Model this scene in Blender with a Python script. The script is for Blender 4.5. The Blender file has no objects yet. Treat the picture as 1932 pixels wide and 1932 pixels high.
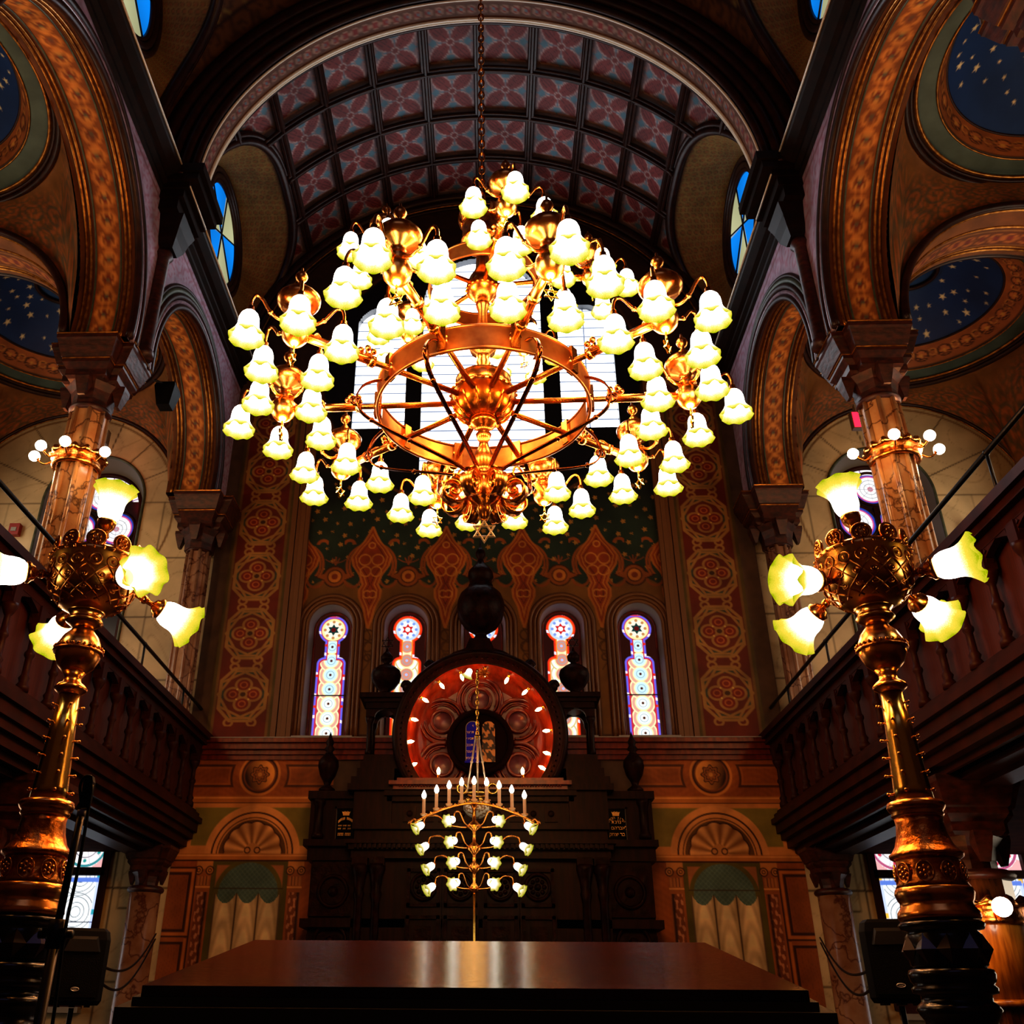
import bpy, math, random
import numpy as np
from mathutils import Vector, Matrix
random.seed(7); rng = np.random.default_rng(7)
SC = bpy.context.scene
COL = SC.collection
pi = math.pi

# ------------------------------------------------------------------ colours / materials
def lin(c):
    if isinstance(c, str):
        c = c.lstrip('#'); c = c if len(c) == 6 else ''.join(q+q for q in c); c = [int(c[i:i+2], 16)/255 for i in (0, 2, 4)]
    return [x/12.92 if x <= .04045 else ((x+.055)/1.055)**2.4 for x in c]

class NT:
    def __init__(s, name):
        s.m = bpy.data.materials.new(name); s.m.use_nodes = True
        s.t = s.m.node_tree; s.t.nodes.clear()
        s.out = s.n('ShaderNodeOutputMaterial')
    def n(s, typ, **kw):
        nd = s.t.nodes.new(typ)
        for k, v in kw.items():
            if hasattr(nd, k): setattr(nd, k, v)
        return nd
    def set(s, nd, **kw):
        for k, v in kw.items(): nd.inputs[k].default_value = v
        return nd
    def l(s, a, b): s.t.links.new(a, b)

def rgba(c): return (*lin(c), 1.0)

def mat(name, col, rough=.5, metal=0., col2=None, nscale=4., stretch=(1, 1, 1), lo=.35, hi=.65, detail=5, bump=0., bscale=None, coat=0., spec=.5, distort=0.):
    t = NT(name); b = t.n('ShaderNodeBsdfPrincipled')
    b.inputs['Base Color'].default_value = rgba(col); b.inputs['Roughness'].default_value = rough
    b.inputs['Metallic'].default_value = metal; b.inputs['Coat Weight'].default_value = coat
    b.inputs['Specular IOR Level'].default_value = spec
    t.l(b.outputs[0], t.out.inputs[0])
    if col2 or bump:
        tc = t.n('ShaderNodeTexCoord'); mp = t.n('ShaderNodeMapping'); mp.inputs['Scale'].default_value = stretch
        t.l(tc.outputs['Object'], mp.inputs['Vector'])
        nz = t.n('ShaderNodeTexNoise'); nz.inputs['Scale'].default_value = nscale; nz.inputs['Detail'].default_value = detail
        nz.inputs['Distortion'].default_value = distort
        t.l(mp.outputs[0], nz.inputs['Vector'])
        if col2:
            r = t.n('ShaderNodeValToRGB'); r.color_ramp.elements[0].position = lo; r.color_ramp.elements[1].position = hi
            r.color_ramp.elements[0].color = rgba(col); r.color_ramp.elements[1].color = rgba(col2)
            t.l(nz.outputs['Fac'], r.inputs[0]); t.l(r.outputs[0], b.inputs['Base Color'])
        if bump:
            bp = t.n('ShaderNodeBump'); bp.inputs['Strength'].default_value = bump; bp.inputs['Distance'].default_value = .02
            src = nz
            if bscale:
                src = t.n('ShaderNodeTexNoise'); src.inputs['Scale'].default_value = bscale; t.l(mp.outputs[0], src.inputs['Vector'])
            t.l(src.outputs['Fac'], bp.inputs['Height']); t.l(bp.outputs[0], b.inputs['Normal'])
    return t.m

def painted(name, rough=.6, grime=.35, gscale=3.0, spec=.3):
    """surface coloured by the painted 'Col' attribute, broken up by noise"""
    t = NT(name); b = t.n('ShaderNodeBsdfPrincipled'); b.inputs['Roughness'].default_value = rough
    b.inputs['Specular IOR Level'].default_value = spec
    a = t.n('ShaderNodeAttribute'); a.attribute_name = 'Col'
    tc = t.n('ShaderNodeTexCoord'); nz = t.n('ShaderNodeTexNoise'); nz.inputs['Scale'].default_value = gscale; nz.inputs['Detail'].default_value = 8
    t.l(tc.outputs['Object'], nz.inputs['Vector'])
    mr = t.n('ShaderNodeMapRange'); mr.inputs['From Min'].default_value = .3; mr.inputs['From Max'].default_value = .7
    mr.inputs['To Min'].default_value = 1-grime; mr.inputs['To Max'].default_value = 1+grime*.4
    t.l(nz.outputs['Fac'], mr.inputs['Value'])
    v = t.n('ShaderNodeVectorMath', operation='SCALE'); t.l(a.outputs['Color'], v.inputs[0]); t.l(mr.outputs[0], v.inputs['Scale'])
    t.l(v.outputs[0], b.inputs['Base Color']); t.l(b.outputs[0], t.out.inputs[0])
    return t.m

def glow_attr(name, strength):
    t = NT(name); e = t.n('ShaderNodeEmission'); a = t.n('ShaderNodeAttribute'); a.attribute_name = 'Col'
    e.inputs['Strength'].default_value = strength; t.l(a.outputs['Color'], e.inputs['Color'])
    g = t.n('ShaderNodeBsdfGlossy'); g.inputs['Roughness'].default_value = .2; g.inputs['Color'].default_value = (.04, .04, .04, 1)
    ad = t.n('ShaderNodeAddShader'); t.l(e.outputs[0], ad.inputs[0]); t.l(g.outputs[0], ad.inputs[1])
    t.l(ad.outputs[0], t.out.inputs[0]); t.m.cycles.emission_sampling = 'NONE'
    return t.m

def glow(name, col, strength, sampling='NONE'):
    t = NT(name); e = t.n('ShaderNodeEmission'); e.inputs['Color'].default_value = rgba(col); e.inputs['Strength'].default_value = strength
    t.l(e.outputs[0], t.out.inputs[0]); t.m.cycles.emission_sampling = sampling
    return t.m

def shade_mat(name, strength, rim='#dbe02a', mid='#fff0a0', w=1.):
    """lit pressed-glass tulip shade: white-hot near the bulb, yellow-green towards the ruffled rim"""
    t = NT(name); tc = t.n('ShaderNodeTexCoord'); sp = t.n('ShaderNodeSeparateXYZ'); t.l(tc.outputs['Generated'], sp.inputs[0])
    nz = t.n('ShaderNodeTexNoise'); nz.inputs['Scale'].default_value = 45; nz.inputs['Detail'].default_value = 2
    t.l(tc.outputs['Generated'], nz.inputs['Vector'])
    ad = t.n('ShaderNodeMath', operation='MULTIPLY_ADD'); ad.inputs[1].default_value = .16; ad.inputs[2].default_value = -.08
    t.l(nz.outputs['Fac'], ad.inputs[0])
    sm = t.n('ShaderNodeMath', operation='ADD'); t.l(sp.outputs[2], sm.inputs[0]); t.l(ad.outputs[0], sm.inputs[1])
    r = t.n('ShaderNodeValToRGB'); el = r.color_ramp.elements
    el[0].position = .02*w; el[0].color = rgba(rim); el[1].position = .55*w; el[1].color = (1, .95, .8, 1)
    e2 = el.new(.1*w); e2.color = rgba('#efe23c'); e3 = el.new(.24*w); e3.color = rgba(mid)
    s = t.n('ShaderNodeValToRGB'); se = s.color_ramp.elements
    se[0].position = 0; se[0].color = (.075, .075, .075, 1); se[1].position = .62*w; se[1].color = (1, 1, 1, 1)
    q = se.new(.1*w); q.color = (.09, .09, .09, 1); q = se.new(.26*w); q.color = (.12, .12, .12, 1); q = se.new(.42*w); q.color = (.3, .3, .3, 1)
    t.l(sm.outputs[0], r.inputs[0]); t.l(sm.outputs[0], s.inputs[0])
    m = t.n('ShaderNodeMath', operation='MULTIPLY'); m.inputs[1].default_value = strength; t.l(s.outputs[0], m.inputs[0])
    e = t.n('ShaderNodeEmission'); t.l(r.outputs[0], e.inputs['Color']); t.l(m.outputs[0], e.inputs['Strength'])
    t.l(e.outputs[0], t.out.inputs[0]); t.m.cycles.emission_sampling = 'NONE'
    return t.m

def marble_mat(name, c1, c2, vein, scale=1.6, rough=.25, vw=.035, coat=.3):
    t = NT(name); b = t.n('ShaderNodeBsdfPrincipled'); b.inputs['Roughness'].default_value = rough; b.inputs['Coat Weight'].default_value = coat
    tc = t.n('ShaderNodeTexCoord')
    n1 = t.n('ShaderNodeTexNoise'); n1.inputs['Scale'].default_value = scale*1.3; n1.inputs['Detail'].default_value = 6
    t.l(tc.outputs['Object'], n1.inputs['Vector'])
    r1 = t.n('ShaderNodeValToRGB'); r1.color_ramp.elements[0].position = .35; r1.color_ramp.elements[1].position = .68
    r1.color_ramp.elements[0].color = rgba(c1); r1.color_ramp.elements[1].color = rgba(c2); t.l(n1.outputs['Fac'], r1.inputs[0])
    mx = t.n('ShaderNodeVectorMath', operation='MULTIPLY_ADD'); mx.inputs[1].default_value = (.7, .7, .7)
    t.l(n1.outputs['Color'], mx.inputs[0]); t.l(tc.outputs['Object'], mx.inputs[2])
    vo = t.n('ShaderNodeTexVoronoi', feature='DISTANCE_TO_EDGE'); vo.inputs['Scale'].default_value = scale; t.l(mx.outputs[0], vo.inputs['Vector'])
    mr = t.n('ShaderNodeMapRange'); mr.inputs['From Max'].default_value = vw; mr.inputs['To Min'].default_value = .85; mr.inputs['To Max'].default_value = 0
    t.l(vo.outputs['Distance'], mr.inputs['Value'])
    mixn = t.n('ShaderNodeMix', data_type='RGBA'); t.l(mr.outputs[0], mixn.inputs['Factor']); t.l(r1.outputs[0], mixn.inputs['A'])
    mixn.inputs['B'].default_value = rgba(vein)
    t.l(mixn.outputs['Result'], b.inputs['Base Color']); t.l(b.outputs[0], t.out.inputs[0])
    return t.m

# ------------------------------------------------------------------ mesh building
class MB:
    def __init__(s): s.v = []; s.f = []; s.mi = []; s.sm = []
    def add(s, vs, fs, smooth=False, mi=0, M=None):
        o = len(s.v)
        if M is not None: vs = [M @ Vector(p) for p in vs]
        s.v.extend([tuple(p) for p in vs])
        for f in fs: s.f.append([i+o for i in f]); s.mi.append(mi); s.sm.append(smooth)
        return s
    def box(s, x0, x1, y0, y1, z0, z1, mi=0, M=None):
        vs = [(x, y, z) for z in (z0, z1) for y in (y0, y1) for x in (x0, x1)]
        return s.add(vs, [(0, 2, 3, 1), (4, 5, 7, 6), (0, 1, 5, 4), (2, 6, 7, 3), (0, 4, 6, 2), (1, 3, 7, 5)], mi=mi, M=M)
    def lathe(s, prof, n=24, M=None, mi=0, smooth=True, fn=None, cap=True):
        vs = []; fs = []; k = len(prof)
        for i, (r, z) in enumerate(prof):
            for j in range(n):
                a = 2*pi*j/n; rr = r; zz = z
                if fn: rr, zz = fn(a, i/(k-1), r, z)
                vs.append((rr*math.cos(a), rr*math.sin(a), zz))
        for i in range(k-1):
            for j in range(n):
                j2 = (j+1) % n; fs.append((i*n+j, i*n+j2, (i+1)*n+j2, (i+1)*n+j))
        if cap:
            if prof[0][0] > 1e-4: fs.append(tuple(range(n))[::-1])
            if prof[-1][0] > 1e-4: fs.append(tuple((k-1)*n+j for j in range(n)))
        return s.add(vs, fs, smooth, mi, M)
    def tube(s, pts, r, n=8, M=None, mi=0, closed=False, smooth=True):
        P = [Vector(p) for p in pts]; k = len(P)
        R = r if isinstance(r, (list, tuple)) else [r]*k
        vs = []; fs = []; prev = None
        for i in range(k):
            if closed: t = P[(i+1) % k]-P[i-1]
            else: t = P[min(i+1, k-1)]-P[max(i-1, 0)]
            if t.length < 1e-9: t = Vector((0, 0, 1))
            t.normalize()
            if prev is None:
                u = t.cross(Vector((0, 0, 1)))
                if u.length < .1: u = t.cross(Vector((0, 1, 0)))
            else: u = prev - t*prev.dot(t)
            u.normalize(); prev = u; w = t.cross(u)
            for j in range(n):
                a = 2*pi*j/n; vs.append(P[i]+(u*math.cos(a)+w*math.sin(a))*R[i])
        m = k if closed else k-1
        for i in range(m):
            i2 = (i+1) % k
            for j in range(n):
                j2 = (j+1) % n; fs.append((i*n+j, i*n+j2, i2*n+j2, i2*n+j))
        if not closed: fs.append(tuple(range(n))[::-1]); fs.append(tuple((k-1)*n+j for j in range(n)))
        return s.add(vs, fs, smooth, mi, M)
    def strap(s, pts, half, thick=.006, side=(0, 1, 0), M=None, mi=0):
        """flat ribbon: path pts, width along 'side'"""
        P = [Vector(p) for p in pts]; sd = Vector(side).normalized(); vs = []; fs = []; k = len(P)
        for i in range(k):
            t = (P[min(i+1, k-1)]-P[max(i-1, 0)]).normalized(); nn = t.cross(sd).normalized()
            h = half[i] if isinstance(half, (list, tuple)) else half
            for a, b in ((-1, -1), (1, -1), (1, 1), (-1, 1)): vs.append(P[i]+sd*h*a+nn*thick*b)
        for i in range(k-1):
            for j in range(4):
                j2 = (j+1) % 4; fs.append((i*4+j, i*4+j2, i*4+4+j2, i*4+4+j))
        fs.append((3, 2, 1, 0)); fs.append(tuple((k-1)*4+j for j in range(4)))
        return s.add(vs, fs, True, mi, M)
    def sphere(s, c, r, n=16, m=10, sz=1., mi=0, M=None):
        prof = [(max(1e-5, r*math.sin(pi*i/m)), -r*sz*math.cos(pi*i/m)) for i in range(m+1)]
        T = Matrix.Translation(c); return s.lathe(prof, n, (M @ T) if M is not None else T, mi, cap=False)
    def loft(s, poly, levels, M=None, mi=0):
        """poly: 2D outline (x,y) unit; levels: (sx, sy, z)"""
        n = len(poly); vs = []; fs = []
        for sx, sy, z in levels: vs += [(x*sx, y*sy, z) for x, y in poly]
        for i in range(len(levels)-1):
            for j in range(n):
                j2 = (j+1) % n; fs.append((i*n+j, i*n+j2, (i+1)*n+j2, (i+1)*n+j))
        fs.append(tuple(range(n))[::-1]); fs.append(tuple((len(levels)-1)*n+j for j in range(n)))
        return s.add(vs, fs, False, mi, M)
    def prism(s, poly, d0, d1, plane='xz', mi=0, M=None, smooth=False):
        n = len(poly)
        def q(p, d):
            return (p[0], d, p[1]) if plane == 'xz' else ((d, p[0], p[1]) if plane == 'yz' else (p[0], p[1], d))
        vs = [q(p, d0) for p in poly]+[q(p, d1) for p in poly]
        fs = [(j, (j+1) % n, n+(j+1) % n, n+j) for j in range(n)]
        s.add(vs, fs, smooth, mi, M)
        return s.add(vs, [tuple(range(n))[::-1], tuple(range(n, 2*n))], False, mi, M)
    def build(s, name, mats, parent=None, loc=None, rot=None, recalc=True):
        me = bpy.data.meshes.new(name); me.from_pydata(s.v, [], s.f)
        mats = mats if isinstance(mats, (list, tuple)) else [mats]
        for m in mats: me.materials.append(m)
        me.polygons.foreach_set('material_index', s.mi); me.polygons.foreach_set('use_smooth', s.sm)
        if recalc:
            import bmesh
            b = bmesh.new(); b.from_mesh(me); bmesh.ops.recalc_face_normals(b, faces=b.faces); b.to_mesh(me); b.free()
        me.update()
        o = bpy.data.objects.new(name, me); COL.objects.link(o)
        if parent: o.parent = parent
        if loc: o.location = loc
        if rot: o.rotation_euler = rot
        return o

def tag(o, label=None, cat=None, group=None, kind=None):
    if label: o['label'] = label
    if cat: o['category'] = cat
    if group: o['group'] = group
    if kind: o['kind'] = kind
    return o
def empty(name, loc=(0, 0, 0), rz=0., label=None, cat=None, group=None, kind=None, parent=None):
    o = bpy.data.objects.new(name, None); COL.objects.link(o); o.location = loc; o.rotation_euler = (0, 0, rz)
    o.empty_display_size = .1
    if parent: o.parent = parent
    return tag(o, label, cat, group, kind)
KIDS = {}
def copy_tree(o, parent=None):
    c = o.copy(); COL.objects.link(c); c.parent = parent
    for ch in list(o.children): copy_tree(ch, c)
    return c
def struct(o): o['kind'] = 'structure'; return o

def rotz(a): return Matrix.Rotation(a, 4, 'Z')
def T(x, y, z): return Matrix.Translation((x, y, z))
def bez(pts, n=8):
    """smooth path through points (Catmull-Rom)"""
    P = [Vector(p) for p in pts]; out = []
    for i in range(len(P)-1):
        p0 = P[max(i-1, 0)]; p1 = P[i]; p2 = P[i+1]; p3 = P[min(i+2, len(P)-1)]
        for k in range(n):
            t = k/n
            out.append(.5*((2*p1)+(p2-p0)*t+(2*p0-5*p1+4*p2-p3)*t*t+(3*p1-p0-3*p2+p3)*t**3))
    out.append(P[-1]); return out

# ------------------------------------------------------------------ painted grids
class Paint:
    def __init__(s, x, z, base):
        s.x = x; s.z = z; s.c = np.ones(x.shape+(3,))*np.array(lin(base))
    def fill(s, sd, col, soft=.012, a=1.):
        """sd<0 inside"""
        k = np.clip(.5-sd/soft, 0, 1)*a; s.c = s.c*(1-k[..., None])+np.array(lin(col))*k[..., None]; return s
    def line(s, sd, w, col, soft=.012, a=1.): return s.fill(np.abs(sd)-w, col, soft, a)
    def mul(s, k): s.c = s.c*k[..., None]; return s
def circ(x, z, cx, cz, r): return np.hypot(x-cx, z-cz)-r
def boxd(x, z, cx, cz, hx, hz): return np.maximum(np.abs(x-cx)-hx, np.abs(z-cz)-hz)
def seg(x, z, ax, az, bx, bz):
    px, pz = x-ax, z-az; dx, dz = bx-ax, bz-az
    t = np.clip((px*dx+pz*dz)/(dx*dx+dz*dz), 0, 1); return np.hypot(px-dx*t, pz-dz*t)
def star_sd(x, z, cx, cz, r, k=5, rot=0., inner=.45):
    dx, dz = x-cx, z-cz; a = (np.arctan2(dx, dz)+rot) % (2*pi/k); a = np.minimum(a, 2*pi/k-a); q = np.hypot(dx, dz)
    bx, bz = r*inner*math.cos(pi/k), r*inner*math.sin(pi/k); d0, d1 = bx-r, bz
    return ((q*np.cos(a)-r)*d1-(q*np.sin(a))*d0)/math.hypot(d0, d1)

def paint_grid(name, U, V, pos, col, material, keep=None, parent=None, smooth=True, flip=False):
    """U,V 1D params; pos(U,V)->x,y,z arrays; col(U,V)->(..,3) linear colours; keep(uc,vc)->mask of faces"""
    nu, nv = len(U), len(V); u, v = np.meshgrid(U, V)
    x, y, z = pos(u, v)
    x = np.broadcast_to(x, u.shape); y = np.broadcast_to(y, u.shape); z = np.broadcast_to(z, u.shape)
    co = np.stack([x, y, z], -1).reshape(-1, 3); c = col(u, v).reshape(-1, 3)
    i, j = np.meshgrid(np.arange(nu-1), np.arange(nv-1)); a = (j*nu+i).ravel()
    q = np.stack([a, a+1, a+1+nu, a+nu], -1)
    if flip: q = q[:, ::-1]
    if keep is not None:
        um = (u[:-1, :-1]+u[1:, 1:])/2; vm = (v[:-1, :-1]+v[1:, 1:])/2; q = q[keep(um, vm).ravel()]
        used = np.zeros(len(co), bool); used[q.ravel()] = True; idx = np.cumsum(used)-1
        co = co[used]; c = c[used]; q = idx[q]
    me = bpy.data.meshes.new(name); n = len(q)
    me.vertices.add(len(co)); me.vertices.foreach_set('co', co.ravel().astype(np.float32))
    me.loops.add(n*4); me.loops.foreach_set('vertex_index', q.ravel().astype(np.int32))
    me.polygons.add(n); me.polygons.foreach_set('loop_start', np.arange(0, n*4, 4, dtype=np.int32))
    try: me.polygons.foreach_set('loop_total', np.full(n, 4, dtype=np.int32))
    except Exception: pass
    me.polygons.foreach_set('use_smooth', np.full(n, smooth))
    at = me.color_attributes.new('Col', 'FLOAT_COLOR', 'POINT')
    at.data.foreach_set('color', np.concatenate([np.clip(c, 0, 1), np.ones((len(c), 1))], 1).ravel().astype(np.float32))
    me.materials.append(material); me.update(calc_edges=True); me.validate()
    o = bpy.data.objects.new(name, me); COL.objects.link(o)
    if parent: o.parent = parent
    return o
def rngp(a, b, step): return np.linspace(a, b, max(2, int(round((b-a)/step))+1))
# ------------------------------------------------------------------ materials used across the hall
BRASS = mat('polished_brass', '#f0a452', rough=.25, metal=1., bump=.06, nscale=14)
BRASS_D = mat('chased_brass', '#ee9c48', rough=.3, metal=1., col2='#b8682a', nscale=22, lo=.42, hi=.62, bump=.5)
BRASS_R = mat('dark_brass', '#7a4420', rough=.22, metal=1.)
BRASS_Y = mat('yellow_brass', '#d8b058', rough=.22, metal=1., bump=.05, nscale=10)
WOOD_ARK = mat('dark_walnut', '#260c05', rough=.4, col2='#130502', nscale=3, stretch=(6, 6, .7), spec=.12)
WOOD_ARK2 = mat('carved_walnut', '#280d06', rough=.4, col2='#120503', nscale=9, bump=.7, spec=.08)
WOOD_RED = mat('red_walnut', '#7a2c12', rough=.28, col2='#521807', nscale=4, stretch=(3, 3, 1), spec=.4)
WOOD_VIO = mat('violet_washed_walnut', '#5a3442', rough=.3, col2='#3c202a', nscale=6)
WOOD_CUSP = mat('glossy_carved_walnut', '#5c2016', rough=.24, col2='#3c110a', nscale=6)
WOOD_GAL = mat('gallery_walnut', '#3a160a', rough=.45, col2='#260c05', nscale=3, stretch=(1, 1, .15), spec=.15)
WOOD_BOARD = mat('gallery_board', '#4e1d10', rough=.5, col2='#38120a', nscale=5, stretch=(4, 14, .4))
WOOD_CAP = mat('grained_capital', '#4c200e', rough=.45, col2='#260f06', nscale=9, stretch=(1, 1, 2), bump=.3)
WOOD_TABLE = mat('table_mahogany', '#4c1a20', rough=.11, col2='#280b10', nscale=3.2, stretch=(1.2, 16, 3), lo=.4, hi=.58, detail=9, spec=.2, bump=.12, bscale=26)
BLACKWOOD = mat('ebonised_wood', '#100704', rough=.25, coat=.12)
IRON = mat('black_iron', '#0d0c0c', rough=.4, metal=.4)
PLASTIC = mat('black_plastic', '#060607', rough=.5, spec=.12)
GRILLE = mat('speaker_grille', '#040405', spec=.08, rough=.6, bump=.6, nscale=220)
DARKMOULD = mat('dark_brown_moulding', '#34180e', rough=.4, col2='#200d07', nscale=7, spec=.3)
GILT = mat('gilt_moulding', '#b8803a', rough=.3, metal=.75, col2='#7a4a1c', nscale=12)
GREENGILT = mat('green_grey_moulding', '#4c5440', rough=.45, col2='#343a2c', nscale=8)
VIOMOULD = mat('violet_moulding', '#8a7684', rough=.22, col2='#6a5664', nscale=8)
CREAM = mat('pale_edge', '#d8d0c0', rough=.3)
MARBLE_COL = marble_mat('brown_marble', '#a87044', '#c79a66', '#341208', scale=2.3, vw=.06)
MARBLE_PINK = marble_mat('pink_marble', '#80583e', '#a3826a', '#4a2012', scale=2.0, vw=.05)
PORPHYRY = mat('grained_dark_column', '#5a3216', rough=.22, col2='#2b1408', nscale=6, stretch=(2, 2, .5), coat=.4, distort=1.2)
FLOORM = mat('floor_boards', '#2a1810', rough=.5, col2='#1c0f0a', nscale=4, stretch=(.3, 5, 1))
STONE = mat('plain_plaster', '#5a4432', rough=.8, col2='#463424', nscale=3)
SILLM = mat('grey_sill', '#8d8a86', rough=.5)
PAINTED = painted('painted_plaster', .62)
PAINT_MURAL = painted('mural_paint', .6, grime=.4, gscale=2.2)
PAINT_MARBLE = painted('marbled_plaster', .4, grime=.3, gscale=1.4, spec=.45)
PAINT_VAULT = painted('coffer_paint', .6, grime=.4, gscale=2.0)
PAINT_STAR = painted('starry_blue', .55, grime=.3, gscale=1.2)
GLASS_LANCET = glow_attr('leaded_lancet_glass', 1.12)
GLASS_AISLE = glow_attr('leaded_aisle_glass', 1.25)
GLASS_OC = glow_attr('blue_oculus_glass', 1.05)
SHADE = shade_mat('lit_tulip_glass', 9., rim='#c6d800', mid='#ffe778', w=.66)
SHADE_BIG = shade_mat('lit_ruffled_glass', 8., rim='#c2d400', mid='#ffdc50')
SHADE_SM = shade_mat('lit_small_tulip', 6., rim='#7c9a30', mid='#ffe9a0')
BULB = glow('lit_bulb', '#ffdc9c', 14.)
BULB_W = glow('lit_white_bulb', '#fff2dc', 9.)
CANDLE = mat('candle_tube', '#d8b48c', rough=.4)
EXITRED = glow('red_exit_glow', '#ff2038', 3.0, 'AUTO')
GOLDPAINT = mat('gold_lettering', '#f0b860', rough=.45)
BLUEPAINT = mat('blue_enamel', '#1b16b4', rough=.5, spec=.1)
BLACKGLASS = mat('black_tablet', '#050404', rough=.12, coat=.5)

def block_glass():
    t = NT('glass_block_daylight'); tc = t.n('ShaderNodeTexCoord'); mp = t.n('ShaderNodeMapping')
    mp.inputs['Rotation'].default_value = (pi/2, 0, 0)
    t.l(tc.outputs['Object'], mp.inputs['Vector'])
    sp = t.n('ShaderNodeSeparateXYZ'); t.l(tc.outputs['Object'], sp.inputs[0]); cb = t.n('ShaderNodeCombineXYZ')
    t.l(sp.outputs[0], cb.inputs[0]); t.l(sp.outputs[2], cb.inputs[1])
    br = t.n('ShaderNodeTexBrick'); br.offset = .0; br.inputs['Scale'].default_value = 1.
    br.inputs['Brick Width'].default_value = 3.0; br.inputs['Row Height'].default_value = .235; br.inputs['Mortar Size'].default_value = .022
    br.inputs['Mortar Smooth'].default_value = .35
    br.inputs['Color1'].default_value = (.95, .97, 1, 1); br.inputs['Color2'].default_value = (.82, .9, 1, 1); br.inputs['Mortar'].default_value = (.05, .06, .085, 1)
    t.l(cb.outputs[0], br.inputs['Vector'])
    e = t.n('ShaderNodeEmission'); e.inputs['Strength'].default_value = 5.5; t.l(br.outputs['Color'], e.inputs['Color'])
    t.l(e.outputs[0], t.out.inputs[0]); t.m.cycles.emission_sampling = 'FRONT_BACK'
    return t.m
BLOCKGLASS = block_glass()
# ------------------------------------------------------------------ the hall shell
YB = 16.0                     # plane of the ark wall
CY = [-.05, 5.5, 11.05]      # arcade columns along the nave
XA = 5.0                      # nave face of the arcade
XI = 5.85                     # aisle face of the arcade
XO = 10.4                     # outer aisle wall
ZI = 10.7                     # impost level of the arcade
ZC = 14.06                    # top of the nave cornice
RV, ZV = 5.2, 13.9            # nave vault radius and centre height
RA, ZA = 1.85, 11.1           # arcade arches
BAYS = [(2.72, 2.28, 10.98), (8.28, 2.28, 10.98), (13.28, RA, ZA)]      # bay centre, arch radius, arch centre height

b = MB(); b.box(-XO-.3, XO+.3, -4.2, YB+.6, -.2, 0); struct(b.build('floor', FLOORM))
b = MB(); b.box(-2.5, 2.5, -2.5, 4.6, 0, 1.15); b.box(-2.56, 2.56, -2.56, 4.66, 1.09, 1.17)
o = struct(b.build('platform', FLOORM)); tag(o, 'raised wooden reading platform under the table and the brass lamps', 'platform')
b = MB(); b.box(-4.2, 4.2, 12.6, YB, 0, .9); o = struct(b.build('platform', FLOORM)); tag(o, 'low dais in front of the carved ark', 'platform')
for s in (-1, 1):
    b = MB(); b.box(min(s*XO, s*(XO+.3)), max(s*XO, s*(XO+.3)), -4.2, YB+.6, 0, 16)
    struct(b.build('wall_left' if s < 0 else 'wall_right', STONE))
b = MB(); b.box(-XO-.3, XO+.3, -4.5, -4.2, 0, 20); struct(b.build('wall_front', STONE))
b = MB(); b.box(-XO-.3, XO+.3, YB+.9, YB+1.2, 0, 20); struct(b.build('wall_behind', STONE))
b = MB(); b.box(-XO-.3, XO+.3, -4.5, YB+1.2, 19.6, 19.8); struct(b.build('ceiling', STONE))

# ---- arcade: nave face (violet, scrolled), intrados (chain pattern), mouldings
def arch_half(z, R=RA, zc=ZA):
    return np.sqrt(np.maximum(R*R-(z-zc)**2, 0))
def in_bay(y, z):
    m = np.zeros(y.shape, bool)
    for yc, R, zc in BAYS: m |= (np.abs(y-yc) < arch_half(z, R, zc)) & (z < zc+R)
    return m
def scroll_field(P, x, z, cell, col, a=.8, w=.012):
    """paired spiral scrolls on a staggered lattice"""
    row = np.floor(z/cell); xo = x+(row % 2)*cell*.5; cx = np.floor(xo/cell)
    u = xo/cell-cx-.5; v = z/cell-row-.5; r = np.hypot(u, v); th = np.arctan2(v, u)*np.where(cx % 2 == 0, 1, -1)
    P.line((np.abs(((r*3.2-th/(2*pi)) % 1)-.5)-.0)*cell*.3-.02*cell, w, col, .014, a*.9)
    P.line(circ(u, v, 0, 0, .44)*cell, w*.8, col, .014, a*.6)
    return P
def nave_face(u, v):
    P = Paint(u, v, '#a494aa')
    near = np.minimum.reduce([np.abs(np.hypot(u-yc, v-zc)-R) for yc, R, zc in BAYS])
    scroll_field(P, u*1.0, v, .42, '#94546a', .8)
    P.line(v-13.52, .02, '#7b5560'); P.fill(near-.5, '#8a7a8e', .02, .6)
    P.fill(13.62-v, '#4a3230', .03)
    return P.c
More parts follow.
